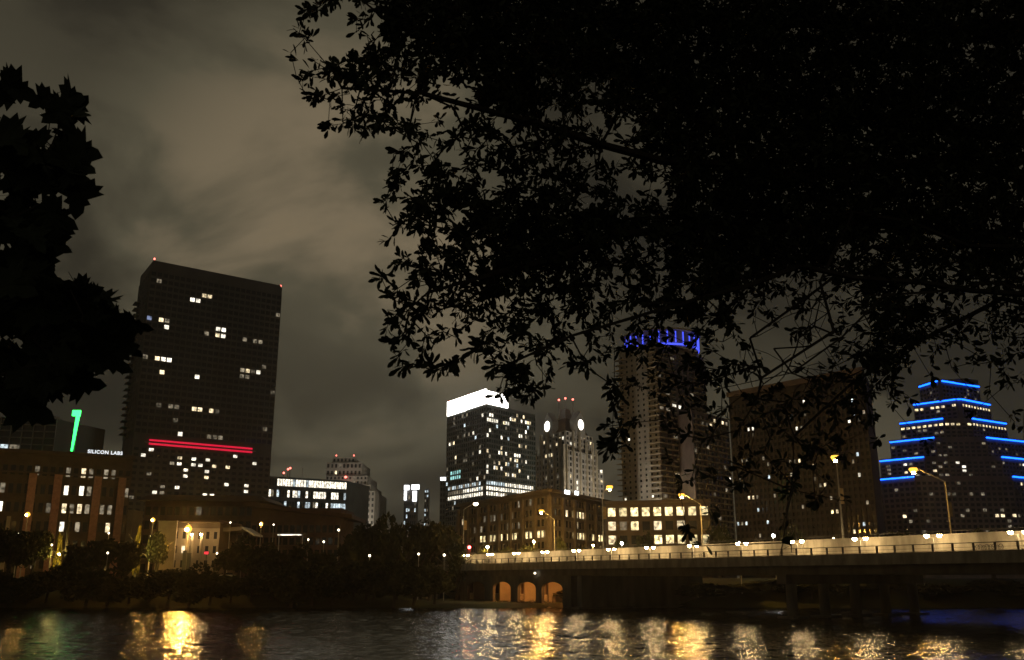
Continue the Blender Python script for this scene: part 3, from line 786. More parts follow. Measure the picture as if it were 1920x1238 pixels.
    zmid = lerp(Vector((0, 0, Z)), Vector((0, 0, zt)), .55).z
    part('roof', MB().prism(poly, Z, zmid, k1), M['copper'], b.root)
    k2 = [(cc.x + (p[0] - cc.x) * .16, cc.y + (p[1] - cc.y) * .16) for p in poly]
    part('roof_lantern', MB().prism(k1, zmid, zt - 2, k2), M['grey_stone'], b.root)
    for (px, py) in ((1048, 752), (1060, 749), (1074, 751)):
        q = at(px, py, cc.y - 2)
        part('spire', MB().tube([(q.x, q.y, zmid - 2), (q.x, q.y, q.z)], [.5, .1], 5), M['grey_stone'], b.root)
        part('beacon', MB().lathe([(.1, 0), (.62, .3), (.62, 1.0), (.1, 1.3)], q, 8), M['beacon'], b.root)
    b.finish(290)
    # low annex on its right
    X0, X1 = at(1112, 900, 600).x, at(1131, 900, 600).x; Z = at(1120, 880, 600).z
    b = Building('slim_annex', 'slim grey block with one bright window on the clock tower right side', 'building', (X0, 600, GZ), 23)
    b.wall([(X0, 600), (X1, 600), (X1, 620), (X0, 620)], GZ, Z, 'grey_stone')
    b.facade((X0, 600), (X1, 600), GZ + 6, Z, 3, 20, .6, .6, 'grey_stone', 'glass', [(1126, 883, 'w_white'), (1127, 905, 'w_warm')], .04, ('w_dim',))
    b.finish(40)
clock_tower()

def amber_office():
    """five storey corner office by the bridge head, lit amber by the street"""
    A = at(1030, 917, 282); Z = A.z
    C_ = Vector((at(870, 952, 330).x, 330, Z)); B_ = Vector((at(1152, 944, 305).x, 305, Z))
    C_ = at_z(862, 946, Z); B_ = at_z(1150, 941, Z)
    b = Building('amber_office', 'five storey corner office lit amber with a bright shop floor by the bridge', 'office building', (A.x, A.y, GZ), 24)
    b.wall(para(A, B_, C_), GZ, Z, 'brown_wall')
    litL = [(978,945,'w_dim'),(985,943,'w_warm'),(993,941,'w_dim'),(929,968,'w_dim'),(935,967,'w_dim'),(960,962,'w_dim'),(910,975,'w_dim'),(1004,980,'w_warm'),(1006,983,'w_warm'),(958,985,'w_dim'),(978,984,'w_dim'),(985,983,'w_dim'),(867,975,'w_warm'),(940,968,'w_dim')]
    for x in range(900, 1036, 5):
        if x % 25 != 0 and x not in (945,): litL.append((x, 1010 - (x - 905) * .092, 'w_amber'))
    litR = [(1031,940,'w_warm'),(1058,962,'w_warm'),(1056,980,'w_dim')]
    for x in range(1072, 1102, 4): litR.append((x, 960, 'w_amber' if x % 3 else 'w_warm')); litR.append((x, 1002, 'w_amber'))
    for x in (1080, 1096, 1100): litR.append((x, 981, 'w_warm'))
    for x in range(1110, 1130, 4): litR.append((x, 1006, 'w_amber'))
    litR += [(1114, 986, 'w_dim'), (1140, 1008, 'w_warm')]
    kw = dict(rows={}, proud=.45)
    b.facade(C_, A, GZ + 1.5, Z - 1.6, 26, 7, .80, .62, 'brown_wall', 'glass', litL, .05, ('w_dim',), proud=.4)
    b.facade(A, B_, GZ + 1.5, Z - 1.6, 20, 7, .80, .62, 'brown_wall', 'glass', litR, .05, ('w_dim',), proud=.4)
    for P, Q, ts in ((C_, A, [i / 8 for i in range(9)]), (A, B_, [i / 6 for i in range(7)])):
        d = (Q - P); d.z = 0; Ln = d.length; d.normalize(); n = Vector((d.y, -d.x, 0)); rz = math.atan2(d.y, d.x)
        for t in ts:
            c = P + d * (Ln * t) + n * .5
            part('pilaster', MB().box((c.x, c.y, (GZ + Z - 2) / 2), (1.5, 1.0, Z - 2 - GZ), rz), M['brown_wall'], b.root)
        c = P + d * (Ln / 2) + n * .4
        part('cornice', MB().box((c.x, c.y, Z - .45), (Ln + 1.2, 1.6, .9), rz), M['brown_wall'], b.root)
        part('belt_course', MB().box((c.x, c.y, GZ + 6.1), (Ln + .6, 1.5, .5), rz), M['brown_wall'], b.root)
    # white roof signs
    d = (B_ - A); d.z = 0; d.normalize(); rz = math.atan2(d.y, d.x); n = Vector((d.y, -d.x, 0))
    for x0, x1, y in ((1046.5, 1065, 923.5), (1067, 1080, 925)):
        r = Vector(ray((x0 + x1) / 2, y)); k = (A.x * n.x + A.y * n.y) / r.dot(n); c = Vector((r.x * k, r.y * k, CAMZ + r.z * k)) + n * 1.4
        part('sign_panel', MB().box(c, ((x1 - x0) / 1750 * k * 1.12, .3, 1.15), rz), M['white_head'], b.root)
        part('sign_bracket', MB().box(c - n * .35 - Vector((0, 0, .75)), (.8, .5, .35), rz), M['fixture'], b.root)
    b.finish(290)
    # wing with a row of big bright windows under the residential tower
    A = at(1136, 941, 300); Z = A.z; B_ = Vector((at(1330, 940, 292).x, 292, Z)); 
    b = Building('bright_wing', 'low wing with a row of large yellow lit windows under the balcony tower', 'office building', (A.x, A.y, GZ), 25)
    b.wall([(A.x, A.y), (B_.x, B_.y), (B_.x + 2, B_.y + 18), (A.x + 2, A.y + 18)], GZ, Z, 'brown_wall')
    lit = []
    for x in list(range(1156, 1171, 4)) + list(range(1177, 1190, 4)) + list(range(1195, 1210, 4)) + list(range(1216, 1231, 4)) + list(range(1237, 1254, 4)) + list(range(1260, 1277, 4)) + list(range(1282, 1304, 4)) + [1316]:
        for y in (953, 959, 965): lit.append((x, y, 'w_amber'))
    for x in (1138, 1143, 1147): lit.append((x, 950, 'w_amber'))
    lit += [(1145, 960, 'w_amber'), (1146, 980, 'w_warm'), (1158, 981, 'w_warm'), (1168, 981, 'w_dim'), (1181, 980, 'w_amber'), (1187, 983, 'w_amber'), (1240, 979, 'w_warm'), (1138, 1005, 'w_warm'), (1142, 1008, 'w_warm'), (1284, 978, 'w_warm')]
    for x in list(range(1243, 1256, 4)) + list(range(1263, 1280, 4)) + list(range(1286, 1310, 4)) + list(range(1319, 1328, 4)):
        for y in (1010, 1016): lit.append((x, y, 'w_amber'))
    b.facade(A, B_, GZ + 1.0, Z - 1.2, 9, 5, .66, .62, 'brown_wall', 'glass', lit, .04, ('w_dim',), proud=.4)
    c = (A + B_) / 2; d = (B_ - A).normalized()
    part('cornice', MB().box((c.x, c.y - .3, Z - .3), ((B_ - A).length + .8, 1.5, .8), math.atan2(d.y, d.x)), M['brown_wall'], b.root)
    b.finish(200)
amber_office()

def balcony_tower():
    Y = 345
    A = at(1229, 640, Y); Z = A.z
    B_ = Vector((at(1318, 640, 372).x, 372, Z)); C_ = Vector((at(1160, 648, 362).x, 362, Z))
    b = Building('balcony_tower', 'tall pale balcony tower with a violet lit curved crown behind the branches', 'apartment tower', (A.x, A.y, GZ), 26)
    b.wall(para(A, B_, C_), GZ, Z, 'grey_stone')
    nz = 34
    litL = [(1157,784,'w_warm'),(1163,781,'w_warm'),(1176,823,'w_white'),(1166,885,'w_warm'),(1168,920,'w_white'),(1173,938,'w_white'),(1162,930,'w_warm'),(1225,931,'w_white')]
    litR = [(1268,765,'w_white'),(1272,767,'w_white'),(1274,893,'w_warm'),(1288,896,'w_warm'),(1278,893,'w_dim'),(1253,932,'w_dim')]
    b.facade(C_, A, GZ + 16, Z - 2, 7, nz, .34, .42, 'grey_stone', 'glass', litL, .02, ('w_dim',), proud=.2)
    b.facade(A, B_, GZ + 16, Z - 2, 8, nz, .62, .62, 'granite', 'glass', litR, .03, ('w_dim',), proud=.2)
    d1 = (C_ - A); d1.z = 0; d2 = (B_ - A); d2.z = 0; L1, L2 = d1.length, d2.length; d1.normalize(); d2.normalize()
    n1 = Vector((d1.y, -d1.x, 0)); n1 = n1 if n1.y < 0 else -n1; n2 = Vector((d2.y, -d2.x, 0))
    fh = (Z - 18 - GZ) / nz
    for k in range(nz):
        z = GZ + 16 + k * fh
        # corner balcony wraps round both faces
        p = [A + d1 * (L1 * .22) + n1 * .1, A + d1 * (L1 * .22) + n1 * 1.7, A + (n1 + n2) * 1.6, A + d2 * (L2 * .30) + n2 * 1.7, A + d2 * (L2 * .30) + n2 * .1]
        part('corner_balcony', MB().prism([(q.x, q.y) for q in p] + [(A.x + .1, A.y + .3)], z - .12, z + .16), M['stone'], b.root)
        c = A + d1 * (L1 * .93) + n1 * 1.0
        part('side_balcony', MB().box((c.x, c.y, z), (L1 * .22, 2.2, .25), math.atan2(d1.y, d1.x)), M['stone'], b.root)
        c = A + d2 * (L2 * .82) + n2 * .8
        part('front_balcony', MB().box((c.x, c.y, z), (L2 * .25, 1.8, .25), math.atan2(d2.y, d2.x)), M['stone'], b.root)
    # curved crown with violet neon
    cc = (B_ + C_) / 2; ring = []; K = 28
    for i in range(K):
        a = 2 * math.pi * i / K
        ring.append((cc.x + math.cos(a) * 14.5, cc.y + math.sin(a) * 14.5))
    part('crown_drum', MB().prism(ring, Z, Z + 6.5), M['grey_stone'], b.root)
    part('crown_cap', MB().prism([(cc.x + (x - cc.x) * 1.08, cc.y + (y - cc.y) * 1.08) for x, y in ring], Z + 6.5, Z + 7.3), M['stone'], b.root)
    part('neon_ring', MB().prism([(cc.x + (x - cc.x) * 1.035, cc.y + (y - cc.y) * 1.035) for x, y in ring], Z + .6, Z + 1.2), M['neon_violet'], b.root)
    for i in range(14, 29):
        i = i % 28
        x, y = ring[i]; x = cc.x + (x - cc.x) * 1.02; y = cc.y + (y - cc.y) * 1.02
        part('neon_tube', MB().box((x, y, Z + 3.8), (.35, .35, 4.4)), M['neon_violet'], b.root)
    b.finish(280)
    # lower shoulder block
    Zs = at(1335, 778, 352).z
    P = at(1296, 778, 340); Q = Vector((at(1364, 778, 362).x, 362, Zs)); P.z = Zs
    b = Building('shoulder_tower', 'lower brick shoulder tower with a lit row at its top beside the balcony tower', 'apartment tower', (P.x, P.y, GZ), 27)
    b.wall([(P.x, P.y), (Q.x, Q.y), (Q.x - 8, Q.y + 24), (P.x - 4, P.y + 24)], GZ, Zs, 'granite')
    lit = [(x, 793, 'w_warm' if x % 2 else 'w_dim') for x in range(1318, 1362, 5)]
    lit += [(1326, 842, 'w_dim'), (1369, 897, 'w_white'), (1361, 882, 'w_dim')]
    b.facade(P, Q, GZ + 12, Zs - 1, 9, 22, .60, .6, 'granite', 'glass', lit, .03, ('w_dim',), proud=.3)
    d = (Q - P); L_ = d.length; d.normalize(); n = Vector((d.y, -d.x, 0))
    for k in range(22):
        z = GZ + 12 + k * (Zs - 13 - GZ) / 22; c = P + d * (L_ * .5) + n * .7
        part('balcony', MB().box((c.x, c.y, z), (L_ * .9, 1.2, .2), math.atan2(d.y, d.x)), M['stone'], b.root)
    b.finish(200)
balcony_tower()

def brick_slab():
    A = at(1640, 690, 262); Z = A.z
    C_ = at_z(1368, 737, Z); 
    C_ = Vector((at(1366, 737, 300).x, 300, Z)); A = Vector((at(1618, 700, 262).x, 262, Z))
    b = Building('brick_slab_tower', 'broad dark brick tower with few lit windows behind the hanging branches', 'tower', (A.x, A.y, GZ), 28)
    back = Vector((12, 26, 0))
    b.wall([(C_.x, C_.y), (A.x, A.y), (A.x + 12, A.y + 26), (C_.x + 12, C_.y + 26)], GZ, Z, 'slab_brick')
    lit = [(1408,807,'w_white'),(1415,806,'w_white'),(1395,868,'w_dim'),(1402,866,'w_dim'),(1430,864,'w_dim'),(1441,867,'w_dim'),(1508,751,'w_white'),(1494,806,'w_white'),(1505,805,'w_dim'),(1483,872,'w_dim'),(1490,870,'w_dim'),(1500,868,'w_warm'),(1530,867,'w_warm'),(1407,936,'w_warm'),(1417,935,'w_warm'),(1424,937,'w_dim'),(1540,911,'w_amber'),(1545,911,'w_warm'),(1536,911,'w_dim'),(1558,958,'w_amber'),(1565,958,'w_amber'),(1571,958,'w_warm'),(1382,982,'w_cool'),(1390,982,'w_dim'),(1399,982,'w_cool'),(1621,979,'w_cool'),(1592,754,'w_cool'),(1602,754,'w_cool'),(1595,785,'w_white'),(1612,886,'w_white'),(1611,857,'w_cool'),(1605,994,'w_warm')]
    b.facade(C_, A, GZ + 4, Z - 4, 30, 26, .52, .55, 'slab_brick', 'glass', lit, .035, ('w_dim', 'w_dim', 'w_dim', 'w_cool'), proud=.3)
    d = (A - C_); L_ = d.length; d.normalize()
    c = (A + C_) / 2
    part('parapet', MB().box((c.x + d.y * .3, c.y - d.x * .3, Z - .6), (L_ + .5, 1.2, 1.6), math.atan2(d.y, d.x)), M['granite'], b.root)
    b.finish(290)
    # slim glass tower between
    Y = 400
    X0, X1 = at(1606, 850, Y).x, at(1645, 850, Y).x; Z = at(1630, 768, Y).z
    b = Building('slim_glass_tower', 'slim dark glass tower squeezed between the brick slab and the blue terraces', 'tower', (X0, Y, GZ), 29)
    b.wall([(X0, Y), (X1, Y), (X1, Y + 22), (X0, Y + 22)], GZ, Z, 'curtain')
    b.facade((X0, Y), (X1, Y), GZ + 10, Z, 8, 20, .8, .7, 'curtain', 'green_glass', [(1639, 834, 'w_cool'), (1636, 873, 'w_cool'), (1641, 876, 'w_cool'), (1636, 881, 'w_white'), (1631, 883, 'w_dim'), (1646, 880, 'w_cool')], .06, ('w_dim', 'w_cool'))
    b.finish(170)
brick_slab()

def blue_terraces():
    tiers = [(1600, 1700, 930, 1916, 2000, 930), (1634, 1715, 893, 1897, 1975, 893), (1650, 1733, 854.5, 1876, 1955, 850), (1668, 1752, 816, 1847, 1930, 812), (1686, 1768, 776.5, 1820, 1884, 774), (1711, 1791, 737, 1800, 1853, 738), (1722, 1757, 703, 1762, 1832, 700)]
    Yf = 400
    c0 = at(1795, 900, Yf + 50)
    b = Building('terraced_tower', 'stepped office tower with bright blue neon lines along every terrace', 'office tower', (c0.x, Yf + 10, GZ), 30)
    tops = [933, 893, 854, 815, 776, 736, 697]
    zs = [at(1795, y, Yf + 10).z for y in tops]
    for k in range(1, 7):
        (l, fl, _, fr, r, _) = tiers[k]
        Z = zs[k]; zl = zs[k - 1] if k > 1 else GZ
        yf = Yf + 5 + k * 4.0; ys = yf + 17 - k * .5
        FL = Vector((at(fl, tops[k], yf).x, yf, Z)); FR = Vector((at(fr, tops[k], yf).x, yf, Z))
        L_ = Vector((at(l, tops[k] + 8, ys).x, ys, Z)); R_ = Vector((at(r, tops[k] + 8, ys).x, ys, Z))
        yb = Yf + 95 - k * 5
        poly = [(L_.x, L_.y), (FL.x, FL.y), (FR.x, FR.y), (R_.x, R_.y), (R_.x * yb / ys - 4, yb), (L_.x * yb / ys + 5, yb)]
        b.wall(poly, zl - .5 if k > 1 else GZ, Z, 'granite', 'terrace' if k > 1 else 'wall')
        nz = 4 if k > 1 else 17; 
        fz0 = zl if k > 1 else GZ + 2
        for P, Q in ((L_, FL), (FL, FR), (FR, R_)):
            if (Q - P).length < 3: continue
            nx = max(2, round((Q - P).length / 2.5))
            rows = {}
            if k in (5, 4): rows = {nz - 1: (.93, ('w_warm', 'w_warm', 'w_amber'))}
            if k == 6: rows = {}
            if k == 2: rows = {nz - 1: (.45, ('w_dim', 'w_white', 'w_dim'))}
            pr = .09
            if k == 1: rows = {3: (.4, ('w_dim',)), 16: (.12, ('w_warm', 'w_dim')), 10: (.15, ('w_dim', 'w_warm'))}
            b.facade(P, Q, fz0, Z - 2.0, nx, nz, .66, .56, 'granite', 'glass', [(1697+i, 889, 'w_warm') for i in range(0, 5)] + [(1805, 873, 'w_white'), (1808, 884, 'w_white'), (1753, 885, 'w_warm')], pr, ('w_dim',), rows=rows)
        def strip(P, Q):
            d = (Q - P); d.z = 0; Ln = d.length; d.normalize(); n = Vector((d.y, -d.x, 0)); c = (P + Q) / 2 + n * .45
            part('blue_neon_line', MB().box((c.x, c.y, Z - .35), (Ln - .3, .5, .52), math.atan2(d.y, d.x)), M['neon_blue'], b.root)
            part('ledge', MB().box((c.x - n.x * .05, c.y - n.y * .05, Z + .28), (Ln + .3, .9, .3), math.atan2(d.y, d.x)), M['granite'], b.root)
        strip(L_, FL); strip(FR, R_)
        if k == 5: strip(FL, FR)
    part('roof_cap', MB().prism([(c0.x - 9, Yf + 36), (c0.x, Yf + 32), (c0.x + 9, Yf + 36), (c0.x + 6, Yf + 52), (c0.x - 6, Yf + 52)], zs[6] - .2, zs[6] + 1.6), M['granite'], b.root)
    b.finish(290)
blue_terraces()

# flood lamps that wash the pale towers, standing on roofs and ground in front of them
M['flood'] = glow('flood_lamp_light', (1.0, 0.88, 0.68), 8000.0)
def flood(x, y, z, aim, label, size=1.0):
    t = thing('flood_lamp', label, 'flood lamp', (x, y, z), 'flood lamps washing the towers')
    d = (Vector(aim) - Vector((x, y, z))); d.z = 0; rz = math.atan2(d.y, d.x)
    e = d.normalized() * .32
    part('housing', MB().box((x, y, z + .9), (.5, size * 1.3, .9), rz), M['fixture'], t)
    part('lens', MB().box((x + e.x, y + e.y, z + .9), (.1, size, .7), rz), M['flood'], t)
    part('stand', MB().box((x, y, z + .25), (.3, .3, .5), rz), M['fixture'], t)
ct = at(1060, 850, 560)
flood(ct.x - 30, 535, GZ, (ct.x, 575, 30), 'flood lamp before the clock tower left face', 4.4)
flood(ct.x + 36, 530, GZ, (ct.x, 575, 30), 'flood lamp before the clock tower right face', 4.4)
st_ = at(655, 950, 600)
flood(st_.x + 4, 600, GZ, (st_.x, 650, 30), 'flood lamp before the stepped stone tower', 2.0)
bt_ = at(1225, 900, 325)
flood(bt_.x - 18, 318, GZ, (bt_.x, 350, 30), 'flood lamp at the foot of the balcony tower', .8)
# ------------------------------------------------------------------ road bridge
def bridge():
    S0, S1 = -150.0, 165.0
    ZD, ZR = 9.3, 10.4
    root = thing('road_bridge', 'long concrete road bridge with a lamp lit parapet over the water', 'bridge', bp(0, 0, 0))
    rz = math.atan2(BD.y, BD.x)
    def beam(name, o0, o1, z0, z1, m, s0=S0, s1=S1, parent=root):
        c = bp((s0 + s1) / 2, (o0 + o1) / 2, (z0 + z1) / 2)
        return part(name, MB().box(c, (s1 - s0, o1 - o0, z1 - z0), rz), M[m], parent)
    beam('deck', -0.5, 34.5, 8.55, ZD, 'concrete')
    beam('fascia', -0.62, -0.12, 7.9, ZD + .14, 'concrete')
    beam('fascia', 34.1, 34.6, 7.9, ZD + .14, 'concrete')
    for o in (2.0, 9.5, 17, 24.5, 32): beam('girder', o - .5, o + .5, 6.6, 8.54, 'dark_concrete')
    beam('road_surface', 3.7, 30.3, 9.3, 10.5, 'asphalt')
    seg = 11.73
    k = 0; s = S0
    while s < S1 - 1:
        e = min(S1, s + seg)
        beam('barrier_panel', 3.05, 3.45, ZD, 11.7, 'concrete', s + .015, e - .015); s = e; k += 1
    beam('barrier_coping', 2.97, 3.53, 11.70, 11.86, 'concrete')
    beam('barrier', 30.5, 31.0, ZD, 11.5, 'concrete')
    # slim handrail on the barrier
    rl = beam('barrier_handrail', 3.2, 3.27, 12.2, 12.27, 'rail')
    stn = MB()
    base = MB().box((0, 0, 0), (.06, .06, .36)).mesh('stanchion', M['rail'])
    for i in range(-12, 15):
        link('stanchion', base, root, bp(i * seg, 3.235, 12.03) - off_of(root), rz)
    # walkway railing
    post = MB().box((0, 0, 0), (.27, .16, ZR - ZD)).mesh('railing_post', M['rail'])
    i = -50
    while True:
        s = 11.5 * .0 + 1.16 + i * 2.93
        if s > S1: break
        if s > S0: link('railing_post', post, root, bp(s, -.1, (ZD + ZR) / 2 + .02) - off_of(root), rz)
        i += 1
    beam('top_rail', -.2, .0, ZR, ZR + .1, 'rail')
    beam('middle_rail', -.13, -.07, 9.88, 9.92, 'rail')
    beam('bottom_rail', -.13, -.07, 9.50, 9.55, 'rail')
    gr = random.Random(4)
    for px in (1797, 1822, 1890, 1300, 1078):
        c_ = (px - 960) / F * 1.025; a_ = bp(0, 3.05, 0); s_ = (a_.x - c_ * a_.y) / (c_ * BD.y - BD.x)
        mb = MB(); ph = gr.uniform(0, 6); pts = []
        for q in range(46):
            t_ = q / 45
            pts.append((s_ + (t_ - .5) * 2.3 + .22 * math.sin(t_ * 31 + ph), 9.95 + .30 * math.cos(t_ * 31 + ph) + .08 * math.sin(t_ * 12)))
        for (sa, za), (sb, zb) in zip(pts, pts[1:]):
            d_ = Vector((sb - sa, zb - za)); d_.normalize(); w_ = .035; b0 = len(mb.v)
            for (ss, zz) in ((sa - d_.y * w_, za + d_.x * w_), (sa + d_.y * w_, za - d_.x * w_), (sb + d_.y * w_, zb - d_.x * w_), (sb - d_.y * w_, zb + d_.x * w_)):
                mb.v.append(tuple(bp(ss, 3.045, zz)))
            mb.f.append((b0, b0 + 1, b0 + 2, b0 + 3))
        part('graffiti_scrawl', mb, M['rail'], root)
    # pier bents of five columns each
    col = MB().lathe([(.85, -2.5), (.85, 6.5)], (0, 0, 0), 14).mesh('column', M['dark_concrete'], smooth=False)
    foot = MB().box((0, 0, 0), (3.2, 3.6, 3.2)).mesh('footing', M['dark_concrete'])
    for s in (39.8, -15.4, -70.6, -126.0):
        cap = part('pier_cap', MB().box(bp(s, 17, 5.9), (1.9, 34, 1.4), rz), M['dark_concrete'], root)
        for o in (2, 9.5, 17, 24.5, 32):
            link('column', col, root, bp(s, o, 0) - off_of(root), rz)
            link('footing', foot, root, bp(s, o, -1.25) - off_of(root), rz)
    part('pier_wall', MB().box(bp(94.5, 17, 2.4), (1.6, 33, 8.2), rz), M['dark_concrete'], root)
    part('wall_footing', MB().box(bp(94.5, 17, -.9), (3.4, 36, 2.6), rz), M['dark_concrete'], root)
    # arcaded abutment on the far bank
    arch = thing('abutment_arcade', 'arched wall under the bridge end with orange light in its openings', 'arcade', bp(125, 1.5, 0.5))
    def sx(px):    # distance along the wall of a pixel column
        c = (px - 960) / F * 1.03
        a = bp(0, 1.5, 0)
        return (a.x - c * a.y) / (c * BD.y - BD.x)
    wins = [(1014, 1051), (972, 1004), (929, 960), (884, 914), (832, 871)]
    edges = []
    zsp, ztop = 3.9, 5.3
    prev = sx(1066)
    def blk(s0, s1, z0, z1, mbb): mbb.box(bp((s0 + s1) / 2, 1.5, (z0 + z1) / 2), (abs(s1 - s0), .7, z1 - z0), rz)
    for (a, b_) in wins:
        s_r, s_l = sx(b_), sx(a)
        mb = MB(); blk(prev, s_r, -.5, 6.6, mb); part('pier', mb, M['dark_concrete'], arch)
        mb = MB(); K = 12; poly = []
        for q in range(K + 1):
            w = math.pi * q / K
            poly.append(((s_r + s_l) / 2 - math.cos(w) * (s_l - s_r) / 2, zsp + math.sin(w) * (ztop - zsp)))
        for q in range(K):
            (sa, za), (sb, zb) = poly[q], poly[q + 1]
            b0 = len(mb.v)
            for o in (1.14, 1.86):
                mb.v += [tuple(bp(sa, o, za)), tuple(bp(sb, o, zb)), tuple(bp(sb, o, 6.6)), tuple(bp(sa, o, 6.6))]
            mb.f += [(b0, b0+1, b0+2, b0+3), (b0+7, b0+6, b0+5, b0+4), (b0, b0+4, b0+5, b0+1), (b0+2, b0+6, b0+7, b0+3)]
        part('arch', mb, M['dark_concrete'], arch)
        prev = s_l
    mb = MB(); blk(prev, 190, -.5, 6.6, mb); part('pier', mb, M['dark_concrete'], arch)
    sa, sb = sx(1062), 188
    c = bp((sa + sb) / 2, 10.2, 3.3); part('back_wall', MB().box(c, (sb - sa, .8, 6.5), rz), M['dark_brick'], arch)
    c = bp((sa + sb) / 2, 8.4, 1.45); part('bench_ledge', MB().box(c, (sb - sa, 2.6, 1.9), rz), M['stone'], arch)
    c = bp(sa - .4, 6, 3.3); part('end_wall', MB().box(c, (.6, 9, 6.6), rz), M['dark_concrete'], arch)
    for a, b_ in wins[:4]:
        s = (sx(a) + sx(b_)) / 2 + 1
        c = bp(s - 4.4, 6, 3.2)
        part('cross_wall', MB().box(bp(sx(a) + 1.0, 6.5, 3.3), (.5, 6.0, 6.5), rz), M['stone'], arch)
    # orange tube lamps under the vault
    first = None
    labs = ('orange tube lamp under the vault of the brightest arch', 'orange tube lamp in the second arch from the lake',
            'orange tube lamp in the middle arch of the arcade')
    for q, (a, b_) in enumerate(wins[:3]):
        s = (sx(a) + sx(b_)) / 2
        p = bp(s, 4.2, 6.25)
        if first is None:
            t = thing('tube_lamp', labs[0], 'tube lamp', p, 'tube lamps inside the arcade')
            me = MB().box((0, 0, -.12), (2.2, .28, .16)).mesh('tube', M['orange_tube']); link('tube', me, t)
            me = MB().box((0, 0, .05), (2.5, .4, .16)).mesh('housing', M['fixture']); link('housing', me, t)
            t.rotation_euler = (0, 0, rz); first = t
        else: copy_tree(first, p, labs[q])
    # rocks in front of the arches
    rr = random.Random(5)
    for q in range(26):
        s = rr.uniform(104, 128); o = rr.uniform(-3.5, .4) if q % 2 else rr.uniform(2.6, 6); sz = rr.uniform(.25, .6)
        p = bp(s, o, 0); p.z = ground_h(p.x, p.y) + sz * .2
        if q == 0 or True:
            bm = bmesh.new(); bmesh.ops.create_icosphere(bm, subdivisions=1, radius=sz)
            for v in bm.verts: v.co = Vector((v.co.x * rr.uniform(.8, 1.4), v.co.y * rr.uniform(.8, 1.3), v.co.z * rr.uniform(.5, .9)))
            me = bpy.data.meshes.new('rock'); bm.to_mesh(me); bm.free(); me.materials.append(M['rock'])
        o_ = bpy.data.objects.new('rock', me); COL.objects.link(o_); o_.location = p
        o_['label'] = 'rough grey rock on the ground below the lit arches'; o_['category'] = 'rock'; o_['group'] = 'rocks below the arches'
    # under deck lamp
    p = bp(sx(1003), -.85, 7.55); p = at(1003, 1075, bp(sx(1003), 0, 0).y)
    t = thing('bulkhead_lamp', 'small round white lamp under the bridge edge above the arches', 'lamp', p)
    part('lens', MB().lathe([(.05, -.2), (.22, -.1), (.22, .1), (.05, .2)], p, 8), M['weak_lamp'], t)
    part('bracket', MB().box(p + Vector((0, .1, .3)), (.12, .12, .3)), M['fixture'], t)
    # twin bowl walkway lamps
    ords = ('nearest the right edge of the view', 'second from the right end', 'third from the right end', 'fourth from the right end', 'fifth from the right end', 'sixth from the right end',
            'seventh from the right end', 'sixth from the far bank', 'fifth from the far bank', 'fourth from the far bank', 'third from the far bank', 'second from the far bank', 'nearest the far bank')
    first = None
    for q in range(-1, 12):
        s = 12.87 + 11.73 * q
        p = bp(s, .25, ZD)
        lab = 'twin bowl lamp on the bridge railing, ' + ords[q + 1]
        if first is None:
            t = thing('walkway_lamp', lab, 'lamp post', p, 'twin bowl lamps along the bridge walkway')
            t.rotation_euler = (0, 0, rz)
            me = MB().lathe([(.16, 0), (.16, .15), (.075, .2), (.055, 2.0)], (0, 0, 0), 8).mesh('pole', M['pole']); link('pole', me, t)
            me = MB().tube([(-.95, 0, 1.98), (-.4, 0, 2.02), (0, 0, 1.9), (.4, 0, 2.02), (.95, 0, 1.98)], .035, 6).mesh('arm', M['pole']); link('arm', me, t)
            bowl = MB().lathe([(.05, 0), (.17, .05), (.27, .16), (.32, .32), (.31, .36)], (0, 0, 0), 14).mesh('bowl', M['globe'], smooth=True)
            cap = MB().lathe([(.34, 0), (.34, .04), (.12, .13)], (0, 0, 0), 14).mesh('cap', M['fixture'])
            for x in (-.95, .95):
                link('bowl', bowl, t, (x, 0, 2.0)); link('cap', cap, t, (x, 0, 2.37))
            first = t
        else: copy_tree(first, p, lab)
    # tall road lamps
    def road_lamp(px, off, ytop, lpx, lpy, glowm, label, banner=0, H2=None):
        c = (px - 960) / F * 1.025; a = bp(0, off, 0); s = (a.x - c * a.y) / (c * BD.y - BD.x)
        b0 = bp(s, off, 10.5); yb = 1030
        top = at(px - (0 if px < 1000 else (px - 960) * .017), ytop, b0.y); top.x = b0.x
        t = thing('road_lamp', label, 'street lamp', b0, 'tall road lamps on the bridge')
        part('pole', MB().lathe([(.2, 0), (.17, .3), (.10, top.z - b0.z)], b0, 8), M['pole'], t)
        sg = 1 if lpx > px else -1
        h = at(lpx, lpy, b0.y + sg * 1.2)
        part('arm', MB().tube([Vector((b0.x, b0.y, top.z - .1)), lerp(Vector((b0.x, b0.y, top.z)), h, .5) + Vector((0, 0, .12)), h + Vector((0, 0, .28))], [.085, .07, .055], 6), M['pole'], t)
        part('lamp_head', MB().box(h + Vector((0, 0, .26)), (.95, .42, .16), math.atan2(BN.y, BN.x)), M['fixture'], t)
        lit_ = glowm != 'weak_lamp'
        part('lens', MB().lathe([(.2, -.62), (.52, -.5), (.72, -.15), (.62, .12)], h, 14), M['amber_halo' if lit_ else glowm], t)  # when lit, an oversized bowl whose amber glow imitates the lamp's halo
        if lit_: part('bulb', MB().lathe([(.08, -.92), (.26, -.85), (.30, -.68), (.22, -.58)], h, 10), M[glowm], t)
        if banner:
            bz = at(px, banner, b0.y).z
            c = b0 + BN * .55
            part('banner', MB().box((c.x, c.y, bz), (.85, .05, 2.4), math.atan2(BN.y, BN.x)), M['banner'], t)
    road_lamp(873, 4.3, 955, 892, 944, 'weak_lamp', 'unlit tall road lamp above the red traffic light', 985)
    road_lamp(1036, 29.5, 974, 1015, 957, 'sodium', 'tall road lamp glowing amber before the corner office facade')
